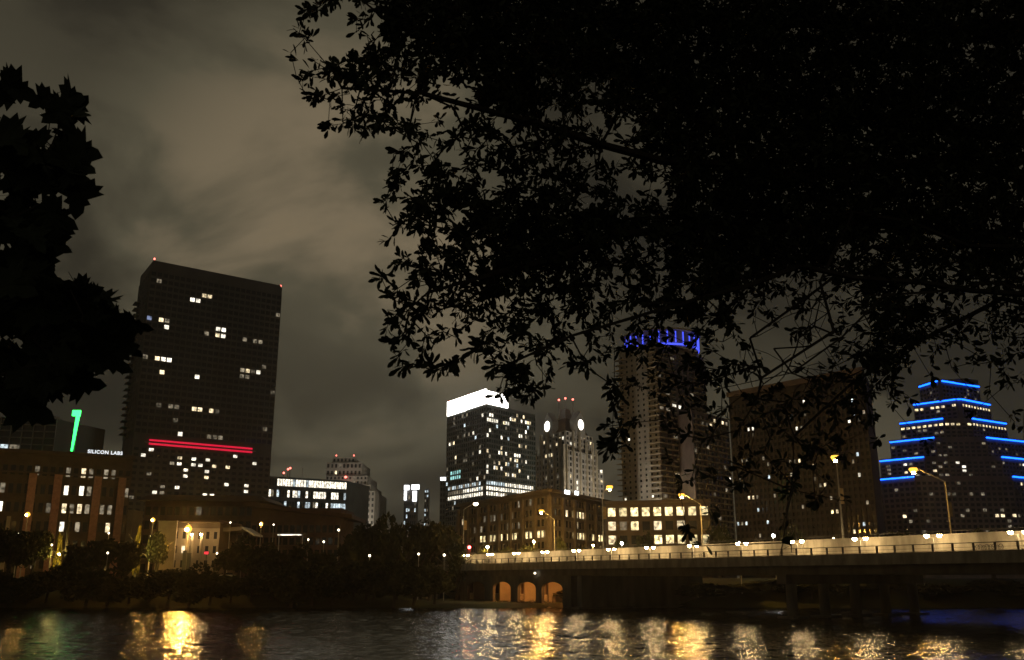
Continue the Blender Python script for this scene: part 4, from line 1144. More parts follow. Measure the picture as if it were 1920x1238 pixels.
    road_lamp(1123, 4.3, 926, 1143, 912, 'sodium_far', 'tall road lamp reaching up past the corner office end', 962)
    road_lamp(1300, 29.5, 945, 1278, 927, 'sodium', 'tall road lamp glowing amber before the bright wing windows')
    road_lamp(1552, 4.3, 878, 1566, 856, 'sodium_mid', 'tall road lamp against the dark brick slab tower', 930)
    road_lamp(1746, 29.5, 902, 1712, 879, 'sodium_mid', 'tall road lamp before the blue terraced tower', 955)
    # red traffic light at the far end
    b0 = at(881, 1040, 262); b0.z = ground_h(b0.x, b0.y)
    t = thing('traffic_light', 'red traffic light at the far end of the bridge', 'traffic light', b0)
    h = at(880, 1030, 262)
    part('post', MB().tube([b0, (b0.x, b0.y, h.z)], .12, 6), M['fixture'], t)
    hd = part('signal_head', MB().box((h.x, h.y, h.z), (.8, .5, 2.2)), M['fixture'], t)
    part('red_lens', MB().lathe([(.05, -.36), (.36, -.2), (.36, .2), (.05, .36)], (h.x, h.y - .5, h.z + .5), 10), M['red_light'], hd)
bridge()

# ------------------------------------------------------------------ street lamps and posts on the far bank
def post_lamp(px, py, Y, m, label, r=.35, group='lamps on the far bank'):
    h = at(px, py, Y); z0 = ground_h(h.x, Y)
    t = thing('post_lamp', label, 'street lamp', (h.x, Y, z0), group)
    part('pole', MB().tube([(h.x, Y + .1, z0), (h.x, Y + .1, h.z - r)], [.13, .08], 6), M['pole'], t)
    sod = m.startswith('sodium')
    part('globe', MB().lathe([(r * .3, -r), (r * .85, -r * .5), (r, 0), (r * .85, r * .5), (r * .3, r)], h, 10), M['amber_halo' if sod else m], t)  # on sodium lamps the globe is enlarged and glows amber as a painted halo
    if sod: part('bulb', MB().lathe([(r * .1, -r * .45), (r * .42, -r * .2), (r * .42, r * .2), (r * .1, r * .45)], h + Vector((.0, -r * .95, -r * .25)), 8), M[m], t)
    part('finial', MB().lathe([(r * .4, r), (r * .5, r * 1.2), (.03, r * 1.6)], h, 8), M['fixture'], t)
post_lamp(353, 992, 244, 'sodium_big', 'brightest orange street lamp standing in the plaza', 1.0)
post_lamp(287, 975, 258, 'sodium_far', 'small orange street lamp at the brick office right end', .6)
post_lamp(52, 965, 250, 'sodium_far', 'orange street lamp before the brick office left pilaster', .65)
post_lamp(490, 982, 270, 'sodium_far', 'small orange street lamp over the dark bushes', .5)
post_lamp(1166, 1019, 262, 'white_lamp', 'bright white globe lamp behind the parapet under the yellow windows', .4)
post_lamp(1450, 1005, 225, 'white_lamp', 'bright white globe lamp behind the parapet before the brick slab', .4)
post_lamp(1386, 1018, 215, 'weak_lamp', 'small pale lamp just above the parapet near a bowl lamp', .3)
post_lamp(914, 1026, 264, 'yellow_lamp', 'yellow globe lamp among shrubs before the corner office shop floor', .3)
post_lamp(1001, 1016, 262, 'yellow_lamp', 'small yellow globe lamp before the corner office shop floor', .28)
post_lamp(1112, 1023, 262, 'yellow_lamp', 'tiny yellow globe lamp at the foot of the corner office right end', .25)
post_lamp(1563, 1010, 215, 'weak_lamp', 'little white lamp between road lamps at the brick slab foot', .25)
for k_, (x_, y_, Y_, l_) in enumerate(((114, 994, 236, 'tiny white path lamp beside the wooden pole'), (36, 1001, 230, 'tiny white path lamp under the left orange lamp'), (4, 1027, 222, 'tiny white path lamp at the left edge'),
        (97, 1022, 226, 'tiny white path lamp left of the slender yellow tree'), (165, 1026, 222, 'tiny white path lamp among the shrubs under the roof lettering'), (202, 1037, 216, 'tiny white path lamp low in the shrubs below the brick office'), (204, 1000, 246, 'tiny white path lamp at the brick office foot'),
        (283, 1006, 244, 'tiny white path lamp beside the tree edged with orange light'), (432, 980, 262, 'tiny white path lamp above the sloping plaza canopy'), (513, 984, 268, 'tiny white path lamp right of the small orange lamp'), (578, 1012, 240, 'tiny white path lamp right of the strip light canopy'))):
    post_lamp(x_, y_, Y_, 'weak_lamp', l_, .22)
post_lamp(635, 994, 262, 'weak_lamp', 'thin white lamp above the sloping bushes', .3)
post_lamp(693, 1042, 228, 'weak_lamp', 'white lamp low among the bank bushes', .28)
post_lamp(785, 1039, 232, 'weak_lamp', 'small white lamp half hidden by the bank trees', .25)
post_lamp(833, 1041, 236, 'weak_lamp', 'greenish white lamp low at the bridge end trees', .3)
post_lamp(607, 1016, 245, 'weak_lamp', 'small white lamp left of the thin lamp in the bushes', .25)
post_lamp(407, 1038, 250, 'weak_lamp', 'small white lamp right of the plaza pavilion', .25)

def wood_post():
    b = at(126, 1055, 228); tp = at(129, 952, 228)
    t = thing('utility_pole', 'dark wooden pole standing before the brick office', 'pole', (b.x, 228, ground_h(b.x, 228)))
    part('shaft', MB().tube([(b.x, 228, ground_h(b.x, 228)), (tp.x, 228, tp.z)], [.42, .3], 8), M['bark'], t)
    part('cross_arm', MB().box((tp.x, 228, tp.z - .6), (2.2, .2, .2)), M['bark'], t)
wood_post()

def red_sign():
    p = at(387, 1037, 258)
    t = thing('stop_lamp', 'red lit signal at the foot of the plaza pavilion', 'traffic light', (p.x, 258, GZ))
    part('post', MB().tube([(p.x, 258.2, ground_h(p.x, 258)), (p.x, 258.2, p.z)], .1, 6), M['fixture'], t)
    part('housing', MB().box((p.x, 258.3, p.z), (1.3, .4, .9)), M['fixture'], t)
    g = glow('red_panel_light', (1.0, .04, .06), 1.2)
    part('red_panel', MB().box((p.x, 258.0, p.z), (1.1, .2, .7)), g, t)
red_sign()

def car(px, py, Y, rz, paint, label, lights=True):
    p = at(px, py, Y); z = ground_h(p.x, Y)
    t = thing('parked_car', label, 'car', (p.x, Y, z), 'cars on the plaza street')
    t.rotation_euler = (0, 0, rz)
    prof = [(-2.2, .35), (2.2, .35), (2.25, .75), (1.3, .95), (-1.6, .98), (-2.2, .9)]
    mb = MB()
    for y in (-.88, .88):
        for x, zz in prof: mb.v.append((x, y, zz))
    n = len(prof); mb.f = [tuple(range(n)), tuple(range(2*n-1, n-1, -1))] + [(i + n, (i+1) % n + n, (i+1) % n, i) for i in range(n)]
    link('body', mb.mesh('body', M[paint]), t)
    mb = MB().prism([(-1.5, -.78), (.95, -.78), (.95, .78), (-1.5, .78)], .96, 1.45, [(-1.1, -.66), (.35, -.66), (.35, .66), (-1.1, .66)])
    link('cabin', mb.mesh('cabin', M['glass']), t)
    w = MB()
    wm = MB().tube([(0, -.1, 0), (0, .1, 0)], .33, 12).mesh('wheel', M['rubber'])
    for x in (-1.35, 1.4):
        for y in (-.82, .82): link('wheel', wm, t, (x, y, .33))
    if lights:
        hm = MB().box((0, 0, 0), (.1, .32, .16)).mesh('headlight', M['headlight'])
        for y in (-.62, .62): link('headlight', hm, t, (2.24, y, .68))
    bm_ = MB().box((0, 0, 0), (.08, .3, .14)).mesh('tail_light', M['red_light'])
car(330, 1048, 246, 0.1, 'white_paint', 'white parked car at the plaza below the big orange lamp', False)
car(428, 1046, 248, math.pi * 1.15, 'white_paint', 'white car with lit headlights behind the right plaza bushes')
car(368, 1049, 246.5, .3, 'grey_paint', 'dark grey parked car at the plaza beside the white one', False)

def bollard(px, y0, Y, lab):
    a = at(px, y0, Y); z0 = ground_h(a.x, Y)
    t = thing('gate_pillar', lab, 'pillar', (a.x, Y, z0), 'pillars at the plaza edge')
    part('shaft', MB().box((a.x, Y, (z0 + a.z) / 2), (.75, .75, a.z - z0)), M['dark_concrete'], t)
    part('cap', MB().box((a.x, Y, a.z + .1), (.95, .95, .2)), M['dark_concrete'], t)
bollard(347, 1034, 240, 'taller dark pillar at the plaza edge under the orange lamp')
bollard(355, 1039, 240, 'shorter dark pillar beside the taller one at the plaza edge')

# ------------------------------------------------------------------ trees of the far bank
def crown_mesh(seed, n, m, size, top_bias=0.0, cone=False):
    r = np.random.default_rng(seed)
    nc = 16
    cl = r.normal(size=(nc, 3)); cl /= np.linalg.norm(cl, axis=1)[:, None]; cl *= r.uniform(.25, .75, (nc, 1)); cl[:, 2] *= .8
    if cone:
        h = r.uniform(-.95, .9, nc); ang = r.uniform(0, 6.28, nc); rad = (1 - (h + 1) / 2) * .7
        cl = np.stack([np.cos(ang) * rad, np.sin(ang) * rad, h], 1)
    rad = r.uniform(.22, .48, nc)
    k = r.integers(0, nc, n)
    d = r.normal(size=(n, 3)); d /= np.linalg.norm(d, axis=1)[:, None]
    c = cl[k] + d * (rad[k] * r.uniform(.5, 1.0, n) ** .6)[:, None]
    a = r.normal(size=(n, 3)); a /= np.linalg.norm(a, axis=1)[:, None]
    b = np.cross(a, r.normal(size=(n, 3))); b /= np.linalg.norm(b, axis=1)[:, None]
    s = (size * r.uniform(.6, 1.4, n))[:, None]
    v = np.empty((n, 4, 3)); v[:, 0] = c - a * s; v[:, 1] = c + b * s * .5; v[:, 2] = c + a * s; v[:, 3] = c - b * s * .5
    v = v.reshape(-1, 3); f = np.arange(n * 4).reshape(-1, 4)
    me = bpy.data.meshes.new('crown'); me.from_pydata(v.tolist(), [], f.tolist()); me.materials.append(m); me.update()
    return me
CROWNS = [crown_mesh(100 + i, 2600, M['foliage'], .10) for i in range(5)]
CROWNS_S = [crown_mesh(200 + i, 1300, M['foliage2'], .085) for i in range(3)]
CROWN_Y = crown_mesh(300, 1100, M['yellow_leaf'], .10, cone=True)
TRUNKS = []
for i in range(3):
    r = random.Random(40 + i); mb = MB()
    mb.tube([(0, 0, 0), (.02, .01, .3), (.0, .03, .62), (.03, 0, .85)], [.045, .036, .026, .01], 7)
    for q in range(7):
        a = r.uniform(0, 6.28); z = r.uniform(.3, .65); e = r.uniform(.2, .4)
        mb.tube([(0, 0, z), (math.cos(a) * e * .5, math.sin(a) * e * .5, z + .10), (math.cos(a) * e, math.sin(a) * e, z + .24)], [.02, .013, .005], 5)
    TRUNKS.append(mb.mesh('trunk', M['bark']))
def tree(px, py, hw, Y, label, crowns=CROWNS, name='bank_tree', group='dark trees along the far bank', cat='tree', low=.10):
    tp = at(px, py, Y); z0 = ground_h(tp.x, Y); H = max(1.5, tp.z - z0); w = hw / F * Y * 1.03
    t = thing(name, label, cat, (tp.x, Y, z0), group)
    r = random.Random(int(px * 7 + py))
    o = link('trunk', r.choice(TRUNKS), t); o.scale = (H, H, H * .95)
    o = link('crown', r.choice(crowns) if isinstance(crowns, list) else crowns, t)
    ch = H * (1 - low) / 2
    o.location = (0, 0, H - ch * .93); o.scale = (w, w * .85, ch); o.rotation_euler = (0, 0, r.uniform(0, 6.28))
TL = [
    (-25, 960, 55, 222, 'dark tree cut by the left edge below the brick office'),
    (25, 985, 42, 218, 'dark round tree before the stone bay of the brick office'),
    (70, 988, 34, 224, 'dark tree under the left orange street lamp'),
    (150, 1012, 34, 216, 'dark low tree right of the wooden pole'),
    (195, 1000, 36, 222, 'dark tree below the roof lettering office'),
    (240, 1008, 34, 216, 'dark tree left of the yellow lit leaves'),
    (300, 986, 27, 240, 'dark tree edged with orange light beside the plaza'),
    (425, 1022, 26, 232, 'leafy tree lit green from the plaza side'),
    (452, 1004, 36, 226, 'dark tree before the sloping plaza canopy'),
    (500, 1008, 44, 220, 'broad dark tree under the small orange lamp'),
    (556, 1018, 40, 222, 'dark tree before the strip light canopy'),
    (606, 1026, 36, 218, 'dark tree below the thin white lamp'),
    (655, 1010, 34, 238, 'dark tree behind the slope of bushes'),
    (690, 972, 44, 250, 'tall dark tree in front of the hall wing'),
    (738, 965, 42, 244, 'tallest dark tree between hall and corner office'),
    (785, 962, 44, 250, 'tall dark tree left of the bridge end'),
    (828, 972, 36, 256, 'tall tree at the corner office left end'),
    (858, 1000, 26, 240, 'tree lit faintly red beside the traffic light'),
    (745, 1040, 50, 214, 'low dark tree at the water left of the arches'),
    (806, 1050, 34, 224, 'low leafy tree beside the leftmost arch'),
    (690, 1046, 46, 212, 'low dark tree at the water below the white lamp'),
]
for a in TL: tree(*a)
SL = [(x, 1062 + 14 * math.sin(x * .031) + (8 if 310 < x < 430 else 0), 46, 208 + (x * 7 % 5)) for x in range(-20, 850, 38)]
for i, (x, y, w, Y) in enumerate(SL):
    lm = ('cut by the left edge', 'below the stone bay of the brick office', 'below the left orange street lamp', 'below the green neon sign', 'at the foot of the wooden pole', 'below the start of the roof lettering', 'below the end of the roof lettering',
          'at the brick office right corner', 'below the small orange lamp near the plaza', 'below the white parked car', 'below the brightest orange lamp', 'below the red plaza signal', 'below the car with lit headlights', 'below the sloping plaza canopy',
          'below the small orange lamp of the hall', 'below the left end of the strip light', 'below the right end of the strip light', 'below the small lamp in the bushes', 'below the thin white lamp', 'below the dark slope of bushes', 'below the low white lamp', 'below the tallest bank tree', 'left of the leftmost arch', 'at the leftmost arch')[min(i, 23)]
    where = ('below the brick office' if x < 240 else 'below the plaza lights' if x < 440 else 'below the hall wing' if x < 690 else 'left of the lit arches')
    tree(x, y, w, Y, 'dense dark waterside shrub ' + lm, CROWNS, 'waterside_shrub', 'waterside shrubs', 'shrub', low=.02)
ST = [(1206, 985, 26, 275, 'round dark tree hiding part of the yellow lit wing'), (1163, 998, 20, 272, 'small dark tree behind the bright white globe lamp'),
      (1050, 1000, 16, 266, 'small dark tree at the corner of the amber office'), (1085, 1016, 22, 255, 'low leafy tree behind the parapet at the office corner'),
      (948, 1018, 18, 262, 'low shrub tree lit yellow before the shop floor'), (990, 1014, 20, 262, 'low leafy tree right of the yellow lamp'),
      (1345, 975, 34, 262, 'dark tree behind the parapet left of the brick slab'), (1480, 975, 38, 235, 'dark tree behind the parapet at the brick slab'),
      (1680, 985, 40, 225, 'dark tree behind the parapet before the terraces'), (1850, 978, 44, 222, 'dark tree behind the parapet at the right edge'), (905, 1022, 12, 264, 'small lit shrub beside the yellow globe lamp')]
for a in ST: tree(*a, crowns=CROWNS_S, name='street_tree', group='street trees behind the bridge parapet')
for i, x in enumerate(range(1100, 2100, 70)):
    tree(x, 1090 + 6 * math.sin(i * 2.1), 70, 212 + i % 3 * 3, 'dark bank shrub seen under the bridge deck', CROWNS, 'bank_shrub', 'bank shrubs under the bridge', 'shrub', low=.02)
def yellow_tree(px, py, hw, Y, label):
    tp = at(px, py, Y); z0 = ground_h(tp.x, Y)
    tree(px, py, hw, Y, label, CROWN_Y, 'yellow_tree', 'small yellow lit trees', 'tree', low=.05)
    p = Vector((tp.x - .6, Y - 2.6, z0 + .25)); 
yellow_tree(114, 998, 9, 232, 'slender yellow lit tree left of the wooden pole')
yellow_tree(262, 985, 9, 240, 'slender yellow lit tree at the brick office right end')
def uplight(px, py, Y, label):
    p = at(px, py, Y)
    t = thing('uplight', label, 'flood lamp', (p.x, Y, p.z), 'yellow flood lamps')
    part('housing', MB().box((p.x, Y - .25, p.z - .1), (.5, .2, .5)), M['fixture'], t)
    part('lens', MB().box((p.x, Y, p.z), (.4, .1, .4)), M['yellow_up'], t)
uplight(110, 1040, 226, 'yellow flood lamp in front of the slender tree by the pole')
uplight(258, 1030, 234, 'yellow flood lamp in front of the slender tree by the brick office')

# ------------------------------------------------------------------ near trees
def leaf_verts(kind):
    if kind == 'oak':   # narrow leaf folded along its midrib
        W = .19
        return ([(0, 0, 0), (.32, W * .62, .03), (.66, W, .035), (.90, W * .6, .0), (.32, -W * .62, .03), (.66, -W, .035), (.90, -W * .6, .0), (1.0, 0, -.05), (.5, 0, 0)],
                [(0, 8, 1), (1, 8, 2), (2, 8, 3), (3, 8, 7), (0, 4, 8), (4, 5, 8), (5, 6, 8), (6, 7, 8)])
    pts = [(0, 0)]
    half = [(.02, .10), (-.06, .30), (.10, .33), (.12, .52), (.27, .43), (.36, .58), (.44, .38), (.50, .22), (.62, .30), (.66, .17), (.80, .16), (1.0, 0)]
    poly = half + [(x, -y) for x, y in half[::-1][1:]]
    v = [(.3, 0, 0)] + [(x, y, -.08 * y * y * 4 + .04 * math.sin(9 * x)) for x, y in poly]
    n = len(poly)
    v.append((0.0, 0, 0)); 
    f = [(0, i + 1, i) for i in range(1, n)] + [(0, n + 1, n), (0, 1, n + 1)]
    f += [] 
    v += [(-.35, .008, .02), (-.35, -.008, .02), (0.02, -.012, 0), (.02, .012, 0)]
    b = n + 2
    f.append((b, b + 1, b + 2, b + 3))
    return v, f
def basis(d, up_rand, r):
    d = d.normalized(); s = d.cross(up_rand)
    if s.length < 1e-3: s = d.cross(Vector((1, .2, .1)))
    s.normalize(); n = s.cross(d)
    return d, s, n
class Grower:
    """joins twig ends to the nearest wood, then thickens wood by what it carries"""
    def __init__(s): s.p = []; s.par = []; s.term = []
    def add(s, p, par): s.p.append(Vector(p)); s.par.append(par); return len(s.p) - 1
    def limb(s, pts, par=-1, step=.45):
        last = par; ids = []
        for i in range(len(pts) - 1):
            a, b = Vector(pts[i]), Vector(pts[i + 1]); n = max(1, int((b - a).length / step))
            for k in range(0 if i == 0 and par < 0 else 1, n + 1):
                q = lerp(a, b, k / n) + Vector((random.uniform(-.04, .04), random.uniform(-.04, .04), random.uniform(-.04, .04)))
                last = s.add(q, last); ids.append(last)
        return ids
    def attach(s, targets, step=.28, bow=.08):
        P = np.array([tuple(q) for q in s.p]); ends = []
        root = P[0]
        tg = sorted(targets, key=lambda t: min(np.linalg.norm(P - np.array(tuple(t)), axis=1)))
        cap = len(P) + len(tg) * 12; buf = np.full((cap, 3), 1e9); buf[:len(P)] = P; m = len(P)
        for t in tg:
            ta = np.array(tuple(t)); k = int(np.argmin(((buf[:m] - ta) ** 2).sum(1)))
            a = s.p[k]; d = t - a; n = max(1, min(10, int(d.length / step))); last = k
            for q in range(1, n + 1):
                w = q / n; pt = lerp(a, t, w) + Vector((random.gauss(0, 1), random.gauss(0, 1), random.gauss(0, 1))) * bow * d.length * .35 * (w * (1 - w) * 2) + Vector((0, 0, .10 * d.length * w * (1 - w)))
                last = s.add(pt, last); buf[m] = tuple(pt); m += 1
            ends.append((last, (t - a).normalized() if d.length > 1e-4 else Vector((-1, 0, 0))))
        return ends
    def wood(s, r_tip, power=.5, rmax=.4):
        n = len(s.p); cnt = [0.0] * n
        for i in range(n - 1, -1, -1):
            cnt[i] = max(cnt[i], 1.0)
            if s.par[i] >= 0: cnt[s.par[i]] += cnt[i] * (1 if True else 0)
        rad = [min(rmax, r_tip * (c ** power)) for c in cnt]
        mb = MB()
        for i in range(n):
            k = s.par[i]
            if k < 0: continue
            rb = min(rad[k], rad[i] * 1.35)
            mb.tube([s.p[k], s.p[i]], [rb, rad[i]], 3 if rad[i] < .012 else 5 if rad[i] < .04 else 8, cap=False)
        return mb

def oak():
    D = [ # coverage of the crown seen from the bank; columns 60 px from 540, rows 50 px from 0
        '13499999999999999999999',
        '20489999999999999999999',
        '26878899999999999999999',
        '14765599879999999999999',
        '02752268657999999999999',
        '00124577765899999999999',
        '00057667765799999999999',
        '00058888875699999999999',
        '00036899998899999999999',
        '00026689987799999889899',
        '00017788876789865797788',
        '00056667766787533588667',
        '00054467655556322588556',
        '00011225444555322585344',
        '00000014102444333662233',
        '00000002002333343641122',
        '00000000012222333421011',
        '00000000001112333200000',
        '00000000000112233200000',
        '00000000000011122100000']
    r = random.Random(3)
    base = Vector((7.2, 7.0, 4.3))
    t = thing('broadleaf_tree', 'big broadleaf tree overhead with dark branches hanging across the right', 'tree', base)
    g = Grower()
    tr = g.limb([base, base + Vector((-.1, .1, 2.2)), base + Vector((-.5, .2, 4.2)), base + Vector((-.6, .3, 6.5)), base + Vector((-1.2, .4, 9.0))], step=.6)
    def near(z): return min(tr, key=lambda i: abs(g.p[i].z - z))
    def L(z, pts): return g.limb([g.p[near(z)]] + [at(*q) for q in pts], near(z))
    l1 = L(7.6, [(1900, 430, 7.0), (1640, 470, 6.6), (1540, 545, 6.3), (1400, 640, 6.0)])
    l2 = L(8.2, [(1800, 300, 7.0), (1500, 330, 6.4), (1250, 300, 6.0), (1010, 225, 5.6), (800, 190, 5.4), (640, 165, 5.2)])
    l3 = L(7.8, [(1700, 420, 7.2), (1400, 430, 6.4), (1150, 440, 5.9), (930, 520, 5.5), (790, 560, 5.3)])
    l4 = L(10.5, [(1700, 60, 7.2), (1300, 40, 6.6), (950, 30, 6.0), (700, 20, 5.6)])
    l5 = L(7.2, [(1880, 560, 7.6), (1720, 640, 7.2), (1600, 720, 6.8), (1480, 820, 6.5)])
    l6 = L(7.0, [(1850, 520, 6.4), (1660, 560, 6.0), (1480, 690, 5.6), (1340, 720, 5.4)])
    l7 = L(7.9, [(1600, 400, 6.2), (1530, 520, 6.0), (1575, 620, 5.8), (1420, 700, 5.7)])
    l8 = L(9.0, [(1500, 200, 7.6), (1100, 130, 7.0), (850, 90, 6.4)])
    l9 = L(7.7, [(1500, 500, 6.0), (1300, 560, 5.7), (1080, 620, 5.4), (960, 680, 5.2)])
    tg = []; edge = []
    CNT = [0, 0.8, 1.5, 2.5, 3.8, 5.6, 8.2, 12, 24, 50]
    for j, row in enumerate(D):
        for i, ch in enumerate(row):
            c = CNT[int(ch)]
            nb = [int(D[b][a]) for a in (i-1, i, i+1) for b in (j-1, j, j+1) if 0 <= a < 23 and 0 <= b < len(D)]
            dens = sum(nb) / len(nb)
            n = int(c) + (1 if r.random() < c - int(c) else 0)
            if i >= 10 and int(ch) == 9 and dens > 8: pass
            for q in range(n):
                px = 540 + 60 * (i + r.random()); py = 50 * (j + r.random())
                dn = sum(1 for _ in ())
                Y = 5.2 + (px - 540) / 1380 * 1.6 + r.triangular(-.7, 1.6, .1) * (0.5 + .5 * (px - 540) / 1380)
                if dens > 8 and q % 2: Y += r.uniform(.6, 2.2)
                p = at(px, py, Y); tg.append(p); edge.append((dens, px, py))
    # beyond the frame the crown goes on overhead and to the right
    for q in range(1500):
        p = at(r.uniform(610, 2100), r.uniform(-130, 5) if q < 1150 else r.uniform(-420, -130), r.uniform(5.3, 8)); tg.append(p); edge.append((9, 9999, 0))
    for q in range(520):
        p = at(r.uniform(1922, 2060) if q < 400 else r.uniform(2060, 2500), r.uniform(0, 720), r.uniform(6, 8)); tg.append(p); edge.append((9, 9999, 0))
    # hand placed sprays on the outline
    for px, py, Y in ((556, 60, 5.2), (575, 30, 5.2), (600, 12, 5.2), (560, 145, 5.2), (585, 180, 5.2), (650, 235, 5.2), (690, 245, 5.2), (722, 372, 5.2), (735, 350, 5.2), (748, 425, 5.2), (765, 405, 5.2), (790, 425, 5.2),
                      (712, 525, 5.2), (722, 560, 5.2), (735, 600, 5.2), (745, 500, 5.2), (765, 520, 5.2), (760, 640, 5.2), (752, 690, 5.0), (790, 682, 5.0), (810, 690, 5.0), (850, 682, 5.0), (835, 685, 5.0), (880, 660, 5.1), (905, 640, 5.1),
                      (960, 725, 5.2), (985, 700, 5.2), (1000, 740, 5.2), (945, 715, 5.2), (970, 690, 5.2), (940, 740, 5.2), (955, 690, 5.2), (930, 690, 5.2), (1095, 690, 5.4), (1145, 730, 5.4), (1150, 760, 5.4), (1150, 830, 5.4), (1135, 845, 5.4), (1160, 810, 5.4), (820, 470, 5.3), (850, 480, 5.3),
                      (785, 265, 5.2), (765, 250, 5.2), (740, 235, 5.2), (865, 250, 5.3), (880, 225, 5.3), (620, 130, 5.2), (650, 115, 5.2)):
        for q in range(2): tg.append(at(px + r.uniform(-8, 8), py + r.uniform(-8, 8), Y + r.uniform(-.2, .3))); edge.append((2.5, px, py))
    # bare drooping twigs in the open window of the crown
    for q in range(150):
        p = at(r.triangular(1340, 1660, 1480), r.uniform(500, 760), r.uniform(5.3, 6.6)); tg.append(p); edge.append((100, px, py))
    for px, py in ((1462, 1042), (1468, 1018), (1483, 1022), (1484, 1036), (1310, 1024)):
        tg.append(at(px, py, 5.2)); edge.append((100 if py % 4 else 96, px, py))
    tgi = {tuple(p): e for p, e in zip(tg, edge)}
    ends = g.attach(tg)
    wood = g.wood(.0028, .44, .30)
    part('branches', wood, M['bark'], t)
    lv, lf = leaf_verts('oak'); lv = [Vector(v) for v in lv]
    leaves = []
    for idx, d in ends:
        p = g.p[idx]; e = min((1,)) ; dn = 9
        ee = tgi.get(tuple(p))
        dens = ee[0] if ee else 6
        nl = r.randint(8, 13) if dens < 90 else 4 if dens < 99 else 0
        drift = (d * .7 + Vector((-.35, -.05, -.25))).normalized()
        for q in range(nl):
            o = Vector((r.gauss(0, 1), r.gauss(0, 1), r.gauss(0, 1))).normalized()
            dr = (drift * .75 + o * .95).normalized()
            ln = r.uniform(.046, .084)
            base_p = p - drift * r.uniform(0, .09) + o * .008
            leaves.append((dens + r.random() * .8 + (0 if ee and ee[1] < 1300 else 5), base_p, dr, Vector((r.gauss(0, 1), r.gauss(0, 1), r.gauss(0, 1) + .5)), ln))
    leaves.sort(key=lambda x: x[0])
    off = off_of(t)
    me = bpy.data.meshes.new('leaf'); me.from_pydata([tuple(v) for v in lv], [], lf); me.materials.append(M['leaf']); me.update()
    for (_, p, d, u, ln) in leaves[:290]:
        x, y, z = basis(d, u, r)
        o = bpy.data.objects.new('leaf', me); COL.objects.link(o); o.parent = t
        o.matrix_local = Matrix(((x.x*ln, y.x*ln, z.x*ln, p.x-off.x), (x.y*ln, y.y*ln, z.y*ln, p.y-off.y), (x.z*ln, y.z*ln, z.z*ln, p.z-off.z), (0, 0, 0, 1)))
    V = []; Fc = []
    for (_, p, d, u, ln) in leaves[290:]:
        x, y, z = basis(d, u, r); b = len(V)
        for v in lv:
            q = p + (x * v.x + y * v.y + z * v.z) * ln; V.append((q.x - off.x, q.y - off.y, q.z - off.z))
        Fc += [tuple(b + i for i in f) for f in lf]
    me = bpy.data.meshes.new('foliage'); me.from_pydata(V, [], Fc); me.materials.append(M['leaf']); me.update()
    o = bpy.data.objects.new('foliage', me); COL.objects.link(o); o.parent = t; o['kind'] = 'stuff'
    print('oak leaves', len(leaves), 'nodes', len(g.p))
oak()

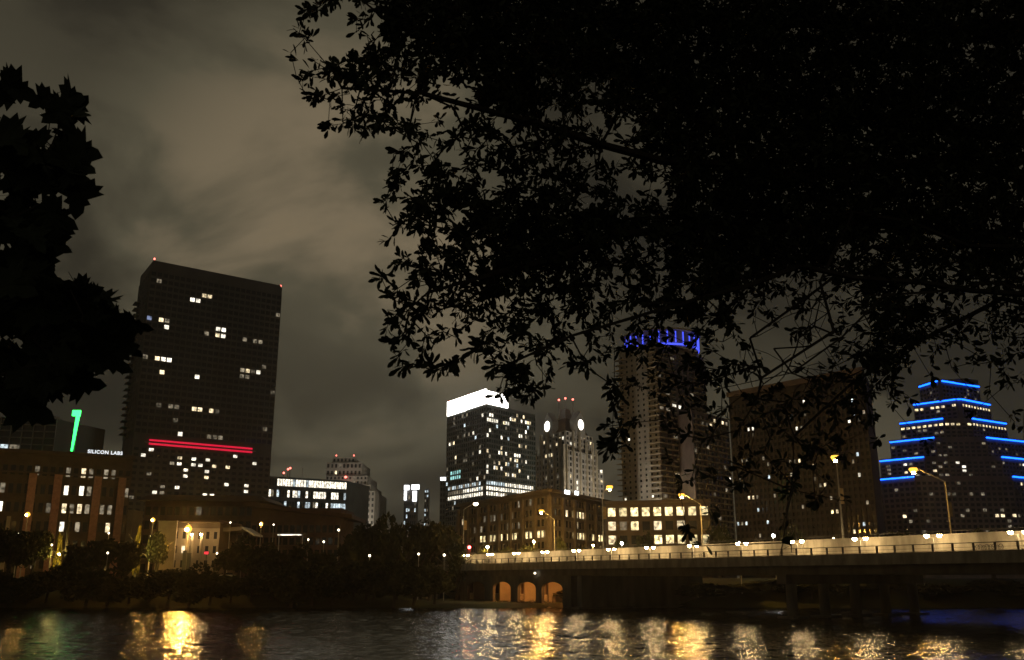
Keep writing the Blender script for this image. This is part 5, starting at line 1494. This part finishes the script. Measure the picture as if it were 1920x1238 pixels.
def maple():
    r = random.Random(9)
    base = Vector((-4.2, 3.4, 4.4))
    t = thing('maple_tree', 'tree with large pointed lobed leaves at the left edge', 'tree', base)
    g = Grower()
    tr = g.limb([base, base + Vector((.1, 0, 1.4)), base + Vector((.2, .1, 3.0)), base + Vector((.4, .1, 5.0))], step=.4)
    def near(z): return min(tr, key=lambda i: abs(g.p[i].z - z))
    def L(z, pts): g.limb([g.p[near(z)]] + [at(*q) for q in pts], near(z), .3)
    L(6.2, [(-200, 560, 3.5), (40, 590, 3.4), (200, 600, 3.3)])
    L(6.6, [(-200, 300, 3.5), (30, 300, 3.4), (120, 280, 3.3)])
    L(6.0, [(-220, 760, 3.5), (20, 700, 3.3)])
    blobs = [(8, 165, 22, 16, 3), (20, 300, 70, 60, 18), (120, 210, 24, 34, 6), (110, 290, 45, 40, 10), (140, 330, 32, 35, 7), (70, 340, 60, 50, 12), (25, 420, 70, 60, 18), (75, 440, 35, 30, 7),
             (20, 540, 70, 70, 22), (110, 560, 60, 45, 16), (165, 590, 45, 45, 12), (212, 618, 30, 34, 8), (120, 650, 60, 50, 15), (50, 660, 70, 60, 20), (170, 660, 40, 35, 9), (20, 730, 50, 30, 8), (60, 715, 60, 30, 9), (130, 700, 30, 25, 4), (-60, 450, 50, 300, 34)]
    tg = []
    for (cx, cy_, rx, ry, n) in blobs:
        for q in range(int(n * 1.25)):
            a = r.uniform(0, 6.28); w = math.sqrt(r.random())
            tg.append(at(cx + math.cos(a) * rx * w - 12, cy_ + math.sin(a) * ry * w - 8, r.uniform(2.9, 3.9)))
    ends = g.attach(tg, .2)
    part('branches', g.wood(.0028, .5, .22), M['bark'], t)
    off = off_of(t)
    mes = []
    for k in range(3):
        lv, lf = leaf_verts('maple')
        lv = [(x, y * (1 + .12 * (k - 1)), z + (.05 * k) * x * x - .06 * k * abs(y)) for x, y, z in lv]
        me = bpy.data.meshes.new('leaf'); me.from_pydata(lv, [], lf); me.materials.append(M['leaf2']); me.update(); mes.append(me)
    for idx, d in ends:
        p = g.p[idx]
        dr = (Vector((.75, -.05, -.35)) + Vector((r.gauss(0, .45), r.gauss(0, .35), r.gauss(0, .4)))).normalized()
        toward = Vector((-p.x, -p.y, CAMZ - p.z)).normalized()
        u = dr.cross(toward + Vector((r.gauss(0, .45), r.gauss(0, .3), r.gauss(0, .45))))
        x = dr; y = u.normalized(); z = x.cross(y); ln = r.uniform(.10, .165)
        p = p - dr * .0
        o = bpy.data.objects.new('leaf', r.choice(mes)); COL.objects.link(o); o.parent = t
        o.matrix_local = Matrix(((x.x*ln, y.x*ln, z.x*ln, p.x-off.x), (x.y*ln, y.y*ln, z.y*ln, p.y-off.y), (x.z*ln, y.z*ln, z.z*ln, p.z-off.z), (0, 0, 0, 1)))
maple()

# ------------------------------------------------------------------ damp city air
def haze():
    mb = MB(); mb.box((0, 2400, 86), (7400, 5600, 182))
    m = bpy.data.materials.new('haze'); m.use_nodes = True
    nt = m.node_tree; nt.nodes.clear()
    o = nt.nodes.new('ShaderNodeOutputMaterial'); v = nt.nodes.new('ShaderNodeVolumePrincipled')
    v.inputs['Density'].default_value = 0.00016; v.inputs['Color'].default_value = (.9, .9, .9, 1); v.inputs['Anisotropy'].default_value = 0.75
    nt.links.new(v.outputs[0], o.inputs['Volume'])
    h = struct('haze', mb.mesh('haze', m)); h['kind'] = 'stuff'
haze()
